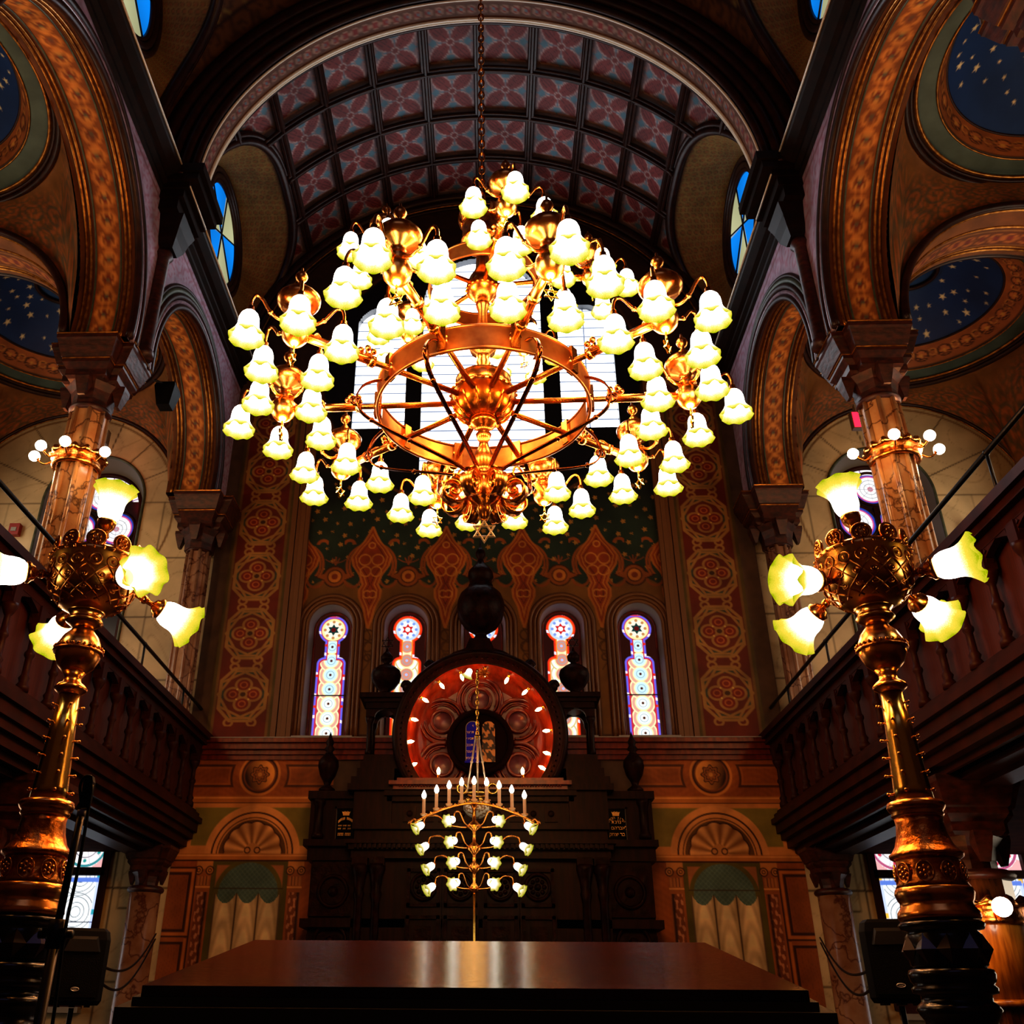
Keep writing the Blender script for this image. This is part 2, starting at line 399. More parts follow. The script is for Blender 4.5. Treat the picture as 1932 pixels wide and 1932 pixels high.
for s in (-1, 1):
    U = rngp(-.2, YB, .05); V = rngp(ZI-.02, ZC-.3, .05)
    o = paint_grid('wall_arcade', U, V, lambda u, v: (u*0+s*XA, u, v), nave_face, PAINTED, keep=lambda y, z: ~in_bay(y, z), flip=s > 0)
    struct(o)
    o = paint_grid('wall_arcade', U, rngp(ZI-.02, ZC-.3, .07), lambda u, v: (u*0+s*XI, u, v), lambda u, v: Paint(u, v, '#5a4026').c, PAINTED, keep=lambda y, z: ~in_bay(y, z), flip=s < 0)
    struct(o)
    # solid wall over the arcade towards the entrance, and behind the painted face up to the vault
    b = MB(); b.box(min(s*XA, s*XI), max(s*XA, s*XI), -4.2, -.2, 6, 14); b.box(min(s*5.25, s*XI), max(s*5.25, s*XI), -4.2, YB, ZC-.25, 16.5)
    struct(b.build('wall_arcade_upper', STONE))
    for yc, RA_, ZA_ in BAYS:
        a0 = -math.asin((ZA_-ZI)/RA_)
        A = np.linspace(a0, pi-a0, 150); W = np.linspace(0, 1, 30)
        def chain(u, v):
            L = u*RA_; t = v                          # along the arch, across it
            P = Paint(L, t, '#70401a'); wdt = .85; x = L; z = (t-.5)*wdt
            P.fill(np.abs(z)-.40, '#5a3214', .02); P.fill(np.abs(z)-.235, '#8a4f20', .015)
            p = .29; k = np.floor(x/p); fx = x-(k+.5)*p
            P.line(circ(fx, z, 0, 0, .115), .022, '#cc8640', .012); P.fill(circ(fx, z, 0, 0, .062), '#7b2f18', .012)
            P.line(circ(fx, z, 0, 0, .062), .008, '#c9924a', .01); P.fill(np.where(k % 2 == 0, 1, -1)*.001+circ(fx, z, 0, 0, .03), '#5d6a55', .012, .8)
            P.line(np.abs(z)-.10+.05*np.cos(2*pi*x/p), .014, '#b8702e', .012, .9)
            P.line(np.abs(z)-.215, .008, '#3a1c0c', .01)
            return P.c
        o = paint_grid('trim_arch_soffit', A, W, lambda u, v: (s*(XA+v*(XI-XA)), yc+RA_*np.cos(u), ZA_+RA_*np.sin(u)), chain, PAINTED)
        struct(o)
        b = MB(); g = MB(); c = MB(); d = MB()
        def ring(mb, R, X, r):
            aa = np.linspace(a0, pi-a0, 72)
            mb.tube([(s*X, yc+R*math.cos(t), ZA_+R*math.sin(t)) for t in aa], r, 8)
        for X in (XA+.10, XA+.165, XI-.17, XI-.10): ring(g, RA_-.005, X, .022)
        ring(b, RA_+.02, XA-.02, .06); ring(c, RA_+.105, XA-.03, .035); ring(b, RA_+.2, XA-.02, .06)
        if RA_ < 2: ring(d, RA_+.29, XA-.005, .05); ring(b, RA_+.37, XA-.01, .035)
        for X in (XA+.24, XI-.24): ring(d, RA_-.0, X, .016)
        struct(b.build('trim_arch', DARKMOULD)); struct(g.build('trim_arch', GILT)); struct(c.build('trim_arch', VIOMOULD)); struct(d.build('trim_arch', GREENGILT))
    # nave cornice with ressauts over the columns
    b = MB(); c = MB()
    prof = [(0, 13.3), (.05, 13.36), (.05, 13.48), (.12, 13.56), (.12, 13.66), (.2, 13.72), (.32, 13.86), (.34, 13.9), (.34, ZC-.02), (.34, ZC), (-.3, ZC), (-.3, 13.3)]
    prof = [(p*.92, ZC-(ZC-z)*.56) for p, z in prof]
    b.prism([(s*(XA-p), z) for p, z in prof], -4.2, YB, 'xz')
    for y in CY[1:]:
        for (pr, z0, z1) in ((.3, 13.3, 13.5), (.38, 13.5, 13.66), (.46, 13.66, 13.78), (.6, 13.78, 13.92), (.68, 13.92, ZC+.02)):
            b.box(min(s*(XA-pr), s*XA), max(s*(XA-pr), s*XA), y-.28-pr*.45, y+.28+pr*.45, z0, z1)
        b.loft([(1, 1), (-1, 1), (-1, -1), (1, -1)], [(.1, .12, 12.75), (.16, .2, 12.9), (.2, .24, 13.1), (.26, .3, 13.3)], M=T(s*(XA-.12), y, 0))
    for y0, y1 in ((CY[2]+.6, YB), (CY[1]+.6, CY[2]-.6), (-4.2, CY[1]-.6)): c.tube([(s*(XA-.32), y0, ZC-.015), (s*(XA-.32), y1, ZC-.015)], .018, 6)
    for y in CY[1:]: c.tube([(s*(XA-.465), y-.47, 13.7), (s*(XA-.465), y+.47, 13.7)], .014, 6)
    struct(b.build('trim_cornice', mat('cornice_brown', '#22140e', rough=.45, col2='#16100c', nscale=6, spec=.14) if s < 0 else bpy.data.materials['cornice_brown'])); struct(c.build('trim_cornice', CREAM))
    # colonnettes from the capitals up to the ressauts
    for y in CY[1:]:
        m = MB(); m.lathe([(.14, ZI), (.14, ZI+.1), (.1, ZI+.16), (.1, 12.6), (.15, 12.66), (.12, 12.76)], 16, M=T(s*(XA-.06), y, 0)); struct(m.build('trim_colonnette', WOOD_CAP))

# ---- nave vault with painted coffers
NC = 15; DA = pi/NC
def lun_in(y, z, y0=14.05, a=2.2, zb=14.9, bb=2.3):
    return (np.abs(y-y0) < a) & ((z < zb) | (((np.abs(y-y0)/a)**3+(np.maximum(z-zb, 0)/bb)**3) < 1))
YV0 = 11.52; PY = (YB-YV0)/4
def coffer(u, v):                                     # u angle from the apex, v along the nave
    k = np.floor(u/DA+.0); fx = (u/DA-k-.5)*1.09; r = np.floor((v-YV0)/PY); fz = ((v-YV0)/PY-r-.5)*1.12
    P = Paint(fx, fz, '#6a6068')
    ax, az = np.abs(fx), np.abs(fz)
    P.line(np.maximum(ax, az)-.43, .012, '#9a7a74', .015)
    for sx in (-1, 1):                                # teal lozenges on the axes
        P.fill(np.minimum(np.abs(fx)+np.abs(np.abs(fz)-.31)*.75-.1, np.abs(fz)+np.abs(np.abs(fx)-.31)*.75-.1), '#4e7080', .02)
    d = (ax+az)/math.sqrt(2); e = np.abs(ax-az)/math.sqrt(2)
    pet = e-.15*np.sqrt(np.clip(np.sin(np.clip((d-.05)/.5, 0, 1)*pi), 0, 1))
    P.fill(pet, '#74302f', .014); P.line(pet, .013, '#a48a86', .012)
    P.line(e-.07*np.sqrt(np.clip(np.sin(np.clip((d-.22)/.26, 0, 1)*pi), 0, 1)), .01, '#4c1c1c', .012); P.line(np.maximum(e, .24-d), .009, '#4c1c1c', .012)
    P.fill(circ(fx, fz, 0, 0, .075), '#6c2a28', .012); P.line(circ(fx, fz, 0, 0, .078), .011, '#a48a86', .012)
    P.line(np.minimum(circ(ax, az, .38, .0, .12), circ(ax, az, 0., .38, .12)), .008, '#957068', .012, .8)
    return P.c
U = np.arange(-8*DA, 8*DA+1e-6, DA/34); V = rngp(YV0, YB, .033)
def vpos(R): return lambda u, v: (R*np.sin(u), v, ZV+R*np.cos(u))
o = paint_grid('ceiling_vault', U, V, vpos(RV+.07), coffer, PAINT_VAULT, keep=lambda u, v: ~lun_in(v, ZV+RV*np.cos(u))); struct(o)
b = MB()
def not_lun(a, y): return not bool(lun_in(np.array(y), np.array(ZV+RV*math.cos(a))))
for k in range(15):
    a = (k-7)*DA
    run = [y for y in np.linspace(YV0, YB, 60) if not_lun(a, y)]
    segs = []
    for y in run:
        if segs and y-segs[-1][-1] < .1: segs[-1].append(y)
        else: segs.append([y])
    for sg in segs:
        for da, R in ((-.011, RV-.05), (.011, RV-.05), (0, RV-.09)):
            aa = a+da; b.tube([(R*math.sin(aa), sg[0], ZV+R*math.cos(aa)), (R*math.sin(aa), sg[-1], ZV+R*math.cos(aa))], .038, 6, smooth=False)
for i in range(5):
    y = YV0+i*PY
    for dy, R in ((-.06, RV-.05), (.06, RV-.05), (0, RV-.09)):
        yy = min(y+dy, YB-.03)
        pts = [(R*math.sin(a), yy, ZV+R*math.cos(a)) for a in np.linspace(-7.4*DA, 7.4*DA, 150) if not_lun(a, yy)]
        b.tube(pts, .038, 6)
struct(b.build('trim_vault_ribs', DARKMOULD))

# transverse arch carrying the ring of painted circles
YT = 10.9
def band(u, v):
    P = Paint(u*4.5, v, '#5a3a2c'); x = u*4.5; z = (v-.5)*.36; p = .2; k = np.floor(x/p); fx = x-(k+.5)*p
    P.fill(circ(fx, z, 0, 0, .085), '#8a6a5a', .012); P.fill(circ(fx, z, 0, 0, .055), '#7a2a24', .012); P.line(np.abs(z)-.14, .012, '#8a6248', .01)
    P.fill(circ(fx, z, 0, 0, .022), '#56707a', .01); return P.c
o = paint_grid('trim_transverse_arch', rngp(-pi/2, pi/2, .011), np.linspace(0, 1, 14), lambda u, v: (4.5*np.sin(u), YT-.18+v*.36, ZV+4.5*np.cos(u)), band, PAINTED); struct(o)
b = MB(); c = MB()
def harc(mb, R, y, r, n=90, zc=ZV): mb.tube([(R*math.sin(a), y, zc+R*math.cos(a)) for a in np.linspace(-pi/2, pi/2, n)], r, 8)
for R, y, r in ((4.56, YT-.26, .07), (4.7, YT-.34, .08), (4.86, YT-.4, .08), (5.03, YT-.44, .1), (4.6, YT+.32, .06), (4.78, YT+.42, .08), (4.98, YT+.5, .09)): harc(b, R, y, r)
for R, y, r in ((4.49, YT-.185, .022), (4.49, YT+.185, .028), (4.5, YT+.24, .022)): harc(c, R, y, r)
A = np.linspace(-pi/2, pi/2, 80)
for (R0, y0, R1, y1) in ((4.52, YT-.2, 5.2, YT-.46), (4.52, YT+.2, 5.25, YT+.62)):
    n0 = len(b.v); vs = []
    for a in A: vs += [(R0*math.sin(a), y0, ZV+R0*math.cos(a)), (R1*math.sin(a), y1, ZV+R1*math.cos(a))]
    b.add(vs, [(2*i, 2*i+1, 2*i+3, 2*i+2) for i in range(len(A)-1)], True)
struct(b.build('trim_transverse_arch', DARKMOULD)); struct(c.build('trim_transverse_arch', CREAM))
# arch moulding where the vault meets the ark wall
b = MB(); c = MB()
for R, y, r in ((5.08, YB-.08, .09), (4.93, YB-.06, .06), (4.8, YB-.03, .03)): harc(b, R, y, r)
harc(c, 4.86, YB-.06, .02)
struct(b.build('trim_wall_arch', DARKMOULD)); struct(c.build('trim_wall_arch', GILT))

# near vault bay, painted with scrolls
def scrollvault(u, v):
    P = Paint(u, v, '#5c3a1c'); x = u*RV; z = v
    scroll_field(P, x, z, .62, '#2e1608', .8, .02)
    P.line(np.abs(z-10.0)-.0, .05, '#2a140a', .02); P.line(np.abs(z-9.86+.05*np.sin(x*20)), .02, '#7d6a34', .014)
    P.line(np.abs(z-6.6), .3, '#33190c', .03)
    return P.c
def near_lun(y, z): return lun_in(y, z, 8.6, 1.55, 14.9, 2.15) | lun_in(y, z, 3.2, 1.55, 14.9, 2.15)
o = paint_grid('ceiling_vault', rngp(-pi/2, pi/2, .014), rngp(-4.2, YT, .07), vpos(RV), scrollvault, PAINT_VAULT, keep=lambda u, v: ~near_lun(v, ZV+RV*np.cos(u))); struct(o)

# clerestory lunettes with blue rose oculi
WN = [0]
def window_root(name_kind, loc, label):
    WN[0] += 1
    return empty('window_%d' % WN[0], loc, kind='structure', label=label, cat='window')
def lunette(s, y0, a, bb, oc_y, oc_z, oc_r, big):
    zb = 14.9; n = 60
    prof = [(y0-a, ZC)]+[(y0-a, z) for z in np.linspace(ZC, zb, 8)[1:]]
    for t in np.linspace(0, pi, n)[1:-1]:
        cx, sx = math.cos(t), math.sin(t); k = (abs(cx)**3+abs(sx)**3)**(-1/3); prof.append((y0-a*k*cx, zb+bb*k*sx))
    prof += [(y0+a, z) for z in np.linspace(zb, ZC, 8)]
    prof = [(min(y, YB-.02), z) for y, z in prof]
    xv = lambda z: math.sqrt(max(RV*RV-(z-ZV)**2, 0))
    # soffit from the vault edge back to the wall, narrowing towards the window
    U = np.arange(0, len(prof)-1+1e-6, .25); V = np.linspace(0, 1, 60); py = np.array([p[0] for p in prof]); pz = np.array([p[1] for p in prof]); px = np.array([xv(z) for z in pz])
    yc2, zc2 = oc_y, oc_z
    ang = np.arctan2(pz-zc2, py-yc2); r2 = oc_r+.28
    wy, wz = yc2+r2*np.cos(ang), zc2+r2*np.sin(ang)
    def pos(u, v):
        I = np.arange(len(prof)); g = lambda q: np.interp(u, I, q); e = v**1.0; bul = np.sin(v*pi/2)
        x = g(px)*(1-bul)+5.22*bul; y = g(py)*(1-e)+g(wy)*e; z = g(pz)*(1-e)+g(wz)*e
        return s*x, y, np.maximum(z, ZC-.02)
    def colr(u, v):
        x = u*.11; z = v*1.4; P = Paint(x, z, '#84683a'); p = .12
        fx = (x/p) % 1-.5; fz = (z/p+.5*(np.floor(x/p) % 2)) % 1-.5
        P.fill((np.hypot(fx, fz)-.28)*p, '#84502a', .02, .8); P.line((np.hypot(fx, fz)-.36)*p, .006, '#54401e', .012, .8)
        P.fill(v-.05, '#43281a', .03); P.fill(v*-1+.9, '#2a1510', .02, 0); P.fill(.93-v, '#38241a', .03, 1.) if False else None
        return P.c
    o = paint_grid('ceiling_lunette', U, V, pos, colr, PAINTED); struct(o)
    b = MB(); b.tube([(s*(xv(z)-.03), y, z) for y, z in prof], .085, 8); b.tube([(s*(xv(z)-.06), y0+(y-y0)*1.045, zb+(z-zb)*1.045) for y, z in prof if z > ZC+.2], .06, 8)
    aa = np.linspace(0, 2*pi, 61)[:-1]
    for R, X, r in ((oc_r+.24, 5.18, .06), (oc_r+.12, 5.2, .07), (oc_r+.03, 5.22, .05)): b.tube([(s*X, oc_y+R*math.cos(t), oc_z+R*math.sin(t)) for t in aa], r, 8, closed=True)
    struct(b.build('trim_lunette', DARKMOULD))
    w = window_root('oculus', (s*5.24, oc_y, oc_z), ('round blue and cream six-part window in the clerestory beside the coffered vault' if big else 'round blue window in the clerestory above the starry aisle'))
    def glass(u, v):
        r, a = v, u; P = Paint(r, a, '#b4b48c'); k = np.floor(((a*s+pi/6) % (2*pi))/(pi/3)).astype(int)
        P.c[(k % 2) == 0] = lin('#0f86e8'); P.c *= (.85+.15*np.sin(3*a)*r)[..., None]
        return P.c
    A = np.linspace(0, 2*pi, 121)
    g = paint_grid('pane', A, np.linspace(.01, 1, 12), lambda u, v: (v*0, oc_r*v*np.cos(u), oc_r*v*np.sin(u)), glass, GLASS_OC, parent=w)
    b = MB()
    for k in range(3):
        t = pi/2+k*pi/3; b.tube([(-s*.02, -oc_r*math.cos(t), -oc_r*math.sin(t)), (-s*.02, oc_r*math.cos(t), oc_r*math.sin(t))], .016, 6)
    b.build('glazing_bar', IRON, w)
for s in (-1, 1):
    lunette(s, 14.05, 2.2, 2.3, 14.05, 16.1, 1.0, True)
    lunette(s, 8.6, 1.55, 2.15, 8.6, 16.1, .9, False)
    lunette(s, 3.2, 1.55, 2.15, 3.2, 16.1, .9, False)
# ------------------------------------------------------------------ aisles: starry saucer domes on pendentives
LUNX, LUNZ, LUNR = 8.2, 10.75, 2.36     # marble lunette on the aisle end wall
def aisle_bay(s, yc, y0, y1, RA, ZA, XD, ZD, RD, RB):
    kR = RD/1.98
    # perimeter of the bay with the height of the four arches
    per = []
    def arc(c, R, zc, t): return zc+math.sqrt(max(R*R-(t-c)**2, 0)) if abs(t-c) < R else ZI
    n = 40
    for t in np.linspace(y0, y1, n, endpoint=False): per.append((XI, t, max(ZI, arc(yc, RA+.05, ZA, t))))
    for t in np.linspace(XI, XO, n, endpoint=False): per.append((t, y1, max(ZI, arc(LUNX if y1 > 15 else 8.1, 2.3 if y1 > 15 else 2.2, LUNZ, t))))
    for t in np.linspace(y1, y0, n, endpoint=False): per.append((XO, t, max(ZI, arc(yc, 2.1, ZI, t))))
    for t in np.linspace(XO, XI, n, endpoint=False): per.append((t, y0, max(ZI, arc(8.1, 2.2, LUNZ, t))))
    per.append(per[0]); PX = np.array(per)
    dyc = yc+.17
    ang = np.unwrap(np.arctan2(PX[:, 1]-dyc, PX[:, 0]-XD))
    U = np.arange(0, len(per)-1+1e-6, .34); V = np.linspace(0, 1, 70); I = np.arange(len(per))
    def pos(u, v):
        g = lambda q: np.interp(u, I, q); a = g(ang); rx, ry = XD+(RD+.06)*np.cos(a), dyc+(RD+.06)*np.sin(a)
        e = v; h = np.sin(v*pi/2)
        return s*(rx*(1-e)+g(PX[:, 0])*e), ry*(1-e)+g(PX[:, 1])*e, (ZD-.02)*(1-(1-np.cos(v*pi/2)))+g(PX[:, 2])*(1-np.cos(v*pi/2))
    def colr(u, v):
        a = np.interp(u, I, ang); P = Paint(a*2.2, v*1.4, '#7a5026'); x = a*2.2; z = v*1.3
        m = np.clip((v-.25)*4, 0, 1)
        q = Paint(x, z, '#7a5026'); scroll_field(q, x, z, .34, '#a45c30', .9, .014); scroll_field(q, x+.17, z+.09, .34, '#454a3c', .75, .01)
        P.c = P.c*(1-m[..., None])+q.c*m[..., None]; P.fill(v-.05, '#33180c', .03); P.line(v-.12, .012, '#8c5c2c', .012)
        return P.c
    struct(paint_grid('ceiling_pendentive', U, V, pos, colr, PAINTED))
    # stepped ring, acanthus band and blue dome with gold stars
    def ringcol(u, v):                   # u angle, v 0..1 from outer ring inwards
        P = Paint(u, v, '#3e4a44'); L = u*1.7; z = v*.85
        P.fill(v-2, '#7a4a20', .02); P.fill(.05-v, '#4a5a54', .02); P.fill(.38-v, '#94562c', .02)
        p = .46; k = np.floor(L/p); fx = L-(k+.5)*p; zz = z-.69*.85
        P.fill(circ(fx, zz, 0, 0, .13), '#b06a38', .012); P.line(circ(fx, zz, 0, 0, .13), .016, '#4a2410', .012); P.fill(circ(fx, zz, 0, 0, .04), '#c08a40', .012)
        P.line(zz-.09*np.cos(2*pi*L/p*1.), .017, '#3e1e0e', .012); P.line(zz+.09*np.cos(2*pi*L/p*2), .012, '#5a2c12', .012)
        P.line(circ(np.abs(fx)-p/2, zz, 0, .04, .075), .013, '#b87a3c', .012)
        P.fill(v*-1+.95, '#6e3a18', .02, 0) if False else None
        P.fill(.96-v, '#8a4a22', .02, 0) if False else None
        P.line(v-.40, .02, '#4a2a14', .02); P.line(v-.965, .02, '#9a5a2a', .02)
        return P.c
    A = np.linspace(0, 2*pi, 260)
    rp = np.array([(RD+.05, ZD), (RD-.05, ZD+.03), (RD-.28, ZD+.05), (RD-.32, ZD+.08), (RB, ZD+.34)])
    lv = np.array([0, .1, .34, .4, 1.0])
    o = paint_grid('ceiling_dome_ring', A, np.linspace(0, 1, 44), lambda u, v: (s*(XD+np.interp(v, lv, rp[:, 0])*np.cos(u)), dyc+np.interp(v, lv, rp[:, 0])*np.sin(u), np.interp(v, lv, rp[:, 1])), ringcol, PAINTED); struct(o)
    r0 = RB; st = []
    rr = np.random.default_rng(int(yc*100)+(1 if s > 0 else 2))
    while len(st) < int(34*RB*RB):
        q = rr.uniform(-r0*.95, r0*.95, 2)
        if np.hypot(*q) < r0*.95 and np.hypot(*q) > .5 and all(np.hypot(q[0]-w[0], q[1]-w[1]) > .17 for w in st): st.append((q[0], q[1], rr.choice([.03, .036, .05, .062]), rr.uniform(0, 1)))
    def sky(u, v):
        P = Paint(u, v, '#1a3a70'); P.fill(np.hypot(u, v)-.42, '#1f4c7a', .3, .6)
        for q in st: P.fill(star_sd(u, v, q[0], q[1], q[2], 5, q[3], .42), '#e8dcae', .014)
        P.line(np.hypot(u, v)-.40, .035, '#060c18', .02); P.line(np.hypot(u, v)-.47, .012, '#1b3050', .02)
        return P.c
    A = np.linspace(0, 2*pi, 200)
    R = np.linspace(.01, 1, 80)
    def dpos(u, v):
        r = r0*v; return s*(XD+r*np.cos(u)), dyc+r*np.sin(u), ZD+.34+.75*(1-v**2)
    # finer square grid clipped to the disc so the stars stay crisp
    G = rngp(-r0, r0, .016)
    o = paint_grid('ceiling_dome', G, G, lambda u, v: (s*(XD+u), dyc+v, ZD+.34+.75*np.clip(1-(u*u+v*v)/r0**2, 0, 1)), sky, PAINT_STAR, keep=lambda u, v: np.hypot(u, v) < r0, flip=s > 0); struct(o)
    g = MB(); d = MB()
    aa = np.linspace(0, 2*pi, 91)[:-1]
    def hr(mb, R, z, r): mb.tube([(s*(XD+R*math.cos(t)), dyc+R*math.sin(t), z) for t in aa], r, 8, closed=True)
    hr(g, RD-.02, ZD-.01, .026); hr(d, RD+.12, ZD-.05, .05); hr(d, RD+.05, ZD-.02, .03); hr(g, RD-.3, ZD+.05, .014); hr(d, RB, ZD+.34, .02)
    hr(d, .4, ZD+.34+.66, .04)
    struct(g.build('trim_dome_ring', GILT)); struct(d.build('trim_dome_ring', DARKMOULD))
    # transverse aisle arch at the near side of the bay, same chain ornament
    def chain2(u, v):
        P = Paint(u, v, '#7a4a22'); x = u*2.1; z = (v-.62)*1.0; P.fill(np.abs(z)-.24, '#6a3a1a', .02); p = .22; k = np.floor(x/p); fx = x-(k+.5)*p
        P.line(circ(fx, z, 0, 0, .085), .017, '#b06a34', .012); P.fill(circ(fx, z, 0, 0, .045), '#7b2f2a', .012); P.line(np.abs(z)-.16, .012, '#9a6a3a', .01); return P.c
    A = np.linspace(.0, pi, 130)
    struct(paint_grid('trim_aisle_arch', A, np.linspace(0, 1, 40), lambda u, v: (s*(8.1+2.1*np.cos(u)), y0-.98+1.0*v, LUNZ+2.1*np.sin(u)), chain2, PAINTED))
    g = MB(); d = MB()
    for R, y, r in ((2.1, y0-.12, .022), (2.1, y0-.18, .016), (2.1, y0-.6, .022), (2.1, y0-.94, .022)): g.tube([(s*(8.1+R*math.cos(t)), y, LUNZ+R*math.sin(t)) for t in np.linspace(0, pi, 60)], r, 8)
    for R, y, r in ((2.14, y0-1.0, .06), (2.14, y0+.03, .06), (2.24, y0+.04, .05)): d.tube([(s*(8.1+R*math.cos(t)), y, LUNZ+R*math.sin(t)) for t in np.linspace(0, pi, 60)], r, 8)
    struct(g.build('trim_aisle_arch', GILT)); struct(d.build('trim_aisle_arch', DARKMOULD))

for s in (-1, 1):
    aisle_bay(s, 13.28, 11.52, YB, RA, ZA, 7.92, 13.2, 1.98, 1.32)
    aisle_bay(s, 8.12, 5.95, 10.56, 2.28, 10.98, 8.12, 13.42, 2.2, 1.72)
    # ---- marbled end wall of the aisle: upper lunette with its window, lower wall with the twin window
    def marble_paint(u, v):
        P = Paint(u, v, '#c2ae88'); rr = np.hypot(np.abs(u)-8.0, v-10.3)
        w = np.sin(u*2.1+v*3.7+1.7*np.sin(v*1.9+u*1.3))+.6*np.sin(u*5.3-v*2.9+2*np.sin(u*3.1))
        P.fill(np.abs(w)-.05, '#927d5c', .12, .55); P.fill(np.abs(np.sin(u*3.3+v*1.2+2.2*np.sin(v*2.7)))-.02, '#6a5438', .06, .5)
        P.c *= (1+.12*np.sin(u*1.7+2*np.sin(v*1.1)))[..., None]
        return P.c
    def joints_up(u, v):
        P = Paint(u, v, '#000000'); P.c = marble_paint(u, v); xx = np.abs(u)-7.75; a = np.arctan2(v-11.0, xx)
        for t in np.linspace(0, pi, 8): P.fill(np.where(v > 11.0, np.abs(np.sin(a-t))*np.hypot(xx, v-11.0)-.012, 1), '#5a4a34', .012)
        for zz in (7.4, 8.6, 9.8, 11.0): P.fill(np.where(np.abs(xx) > .9, np.abs(v-zz)-.01, 1), '#5a4a34', .012)
        P.fill(np.where(v < 11, np.abs(np.abs(xx)-1.55)-.01, 1), '#5a4a34', .012)
        P.line(np.hypot(np.abs(u)-LUNX, v-LUNZ)-2.2, .02, '#7a5a34', .02)
        return P.c
    WX, WZ, WR = 7.62, 11.05, 1.0                       # arched window
    o = paint_grid('wall_aisle_end', rngp(4.9, XO, .03), rngp(5.0, 13.3, .03), lambda u, v: (s*u, u*0+YB, v), joints_up, PAINT_MARBLE,
                   keep=lambda u, v: ~((np.abs(u-WX) < WR) & (v > 7.0) & ((v < WZ) | (np.hypot(u-WX, v-WZ) < WR))), flip=s < 0); struct(o)
    b = MB(); rv = MB()
    arc = [(WX-WR, 7.0)]+[(WX-WR, z) for z in np.linspace(7.0, WZ, 12)[1:]]+[(WX-WR*math.cos(t), WZ+WR*math.sin(t)) for t in np.linspace(0, pi, 40)[1:-1]]+[(WX+WR, z) for z in np.linspace(WZ, 7.0, 12)]
    vs = []
    for x, z in arc:
        vs += [(s*x, YB, z), (s*(WX+(x-WX)*.97), YB+.12, z if z <= WZ else WZ+(z-WZ)*.97), (s*(WX+(x-WX)*.8), YB+.45, z if z <= WZ else WZ+(z-WZ)*.8)]
    rv.add(vs, [(3*i+k, 3*i+k+1, 3*i+k+4, 3*i+k+3) for i in range(len(arc)-1) for k in (0, 1)], True)
    struct(rv.build('trim_window_reveal', mat('window_reveal', '#6a6256', rough=.45) if s < 0 else bpy.data.materials['window_reveal']))
    b.tube([(s*x, YB-.01, z) for x, z in arc], .03, 6); struct(b.build('trim_window_edge', GREENGILT))
    gw = WR*.8; side_name = 'beside the red exit sign' if s > 0 else 'behind the speaker bracket'
    w = window_root('aisle', (s*WX, YB+.45, WZ), 'round-headed stained glass window of roundels in the marbled gallery end wall ' + ('with the exit sign above' if s > 0 else 'with the red alarm box beside it'))
    def roundels(u, v):
        P = Paint(u, v, '#150d0c')
        for (cx, cz, r) in ((0, .32, .34), (-.38, -.42, .35), (.38, -.42, .35), (-.38, -1.95, .34), (.38, -1.95, .34)):
            d = circ(u, v, cx, cz, r); a = np.arctan2(v-cz, u-cx); q = np.hypot(u-cx, v-cz)
            P.fill(d, '#2a3f9a', .02); P.fill(d+.045, '#c04a80', .015); P.fill(d+.075, '#f0f0ee', .015); P.fill(circ(u, v, cx, cz, .055), '#c2305a', .015)
            P.line(q-.12, .008, '#8a8a90', .01); P.line(q-.2, .008, '#8a8a90', .01)
            P.fill(np.where(q < r-.08, np.abs(np.sin(a*4))*q/4-.006, 1), '#9a9aa0', .01)
        for cz in (-.95, -1.4, -2.7, -3.3):
            for sx in (-.38, .38):
                P.fill(np.abs(u-sx)+np.abs(v-cz)*.8-.2, '#9ab0e0', .02); P.fill(np.abs(u-sx)+np.abs(v-cz)*.8-.12, '#e8e4dc', .02); P.line(np.abs(u-sx)+np.abs(v-cz)*.8-.2, .02, '#a04a60', .015)
        rim = np.where(v > 0, np.hypot(u, v)-gw, np.abs(u)-gw)
        P.fill(np.where((rim > -.18) & (v > .2), np.abs(rim+.09)-.07, 1), '#e8e0e0', .015); P.fill(np.where((rim > -.18) & (v > .2), np.abs(np.sin(np.arctan2(v, u)*9))*.1-.015, 1), '#7a4a80', .01)
        return P.c
    paint_grid('pane', rngp(-gw, gw, .012), rngp(-4.0, gw, .012), lambda u, v: (u*s, u*0-.02, v), roundels, GLASS_AISLE, keep=lambda u, v: (v < 0) | (np.hypot(u, v) < gw), parent=w)
    fr = MB(); fr.tube([(s*(x-WX)*.8, -.04, (z-WZ)*(.8 if z > WZ else 1)) for x, z in arc], .05, 8); fr.box(-.045, .045, -.08, 0, -4.0, -.1)
    for (cx, cz, r) in ((0, .32, .36), (-.38, -.42, .37), (.38, -.42, .37)): fr.tube([(cx+r*math.cos(t), -.04, cz+r*math.sin(t)) for t in np.linspace(0, 2*pi, 41)[:-1]], .03, 6, closed=True)
    fr.build('tracery_frame', WOOD_GAL, w)
    b = MB(); aa = np.linspace(0, pi, 60)
    for R, r, y in ((LUNR-.03, .05, .02), (LUNR+.08, .06, .05), (LUNR+.2, .05, .05)): b.tube([(s*(LUNX+R*math.cos(t)), YB-y, LUNZ+R*math.sin(t)) for t in aa], r, 8)
    struct(b.build('trim_lunette_arch', DARKMOULD))
    g = MB(); g.tube([(s*(LUNX+(LUNR-.09)*math.cos(t)), YB-.03, LUNZ+(LUNR-.09)*math.sin(t)) for t in aa], .012, 6); struct(g.build('trim_lunette_arch', GILT))
    # lower end wall
    def joints_lo(u, v):
        P = Paint(u, v, '#000000'); P.c = marble_paint(u, v)
        for zz in (1.2, 2.6, 3.95): P.fill(np.abs(v-zz)-.01, '#5a4a34', .012)
        P.line(boxd(u, v, 5.62, 4.5, .2, .85), .012, '#6a5638', .012); P.fill(np.abs(u-5.95)-.01, '#5a4a34', .012)
        return P.c
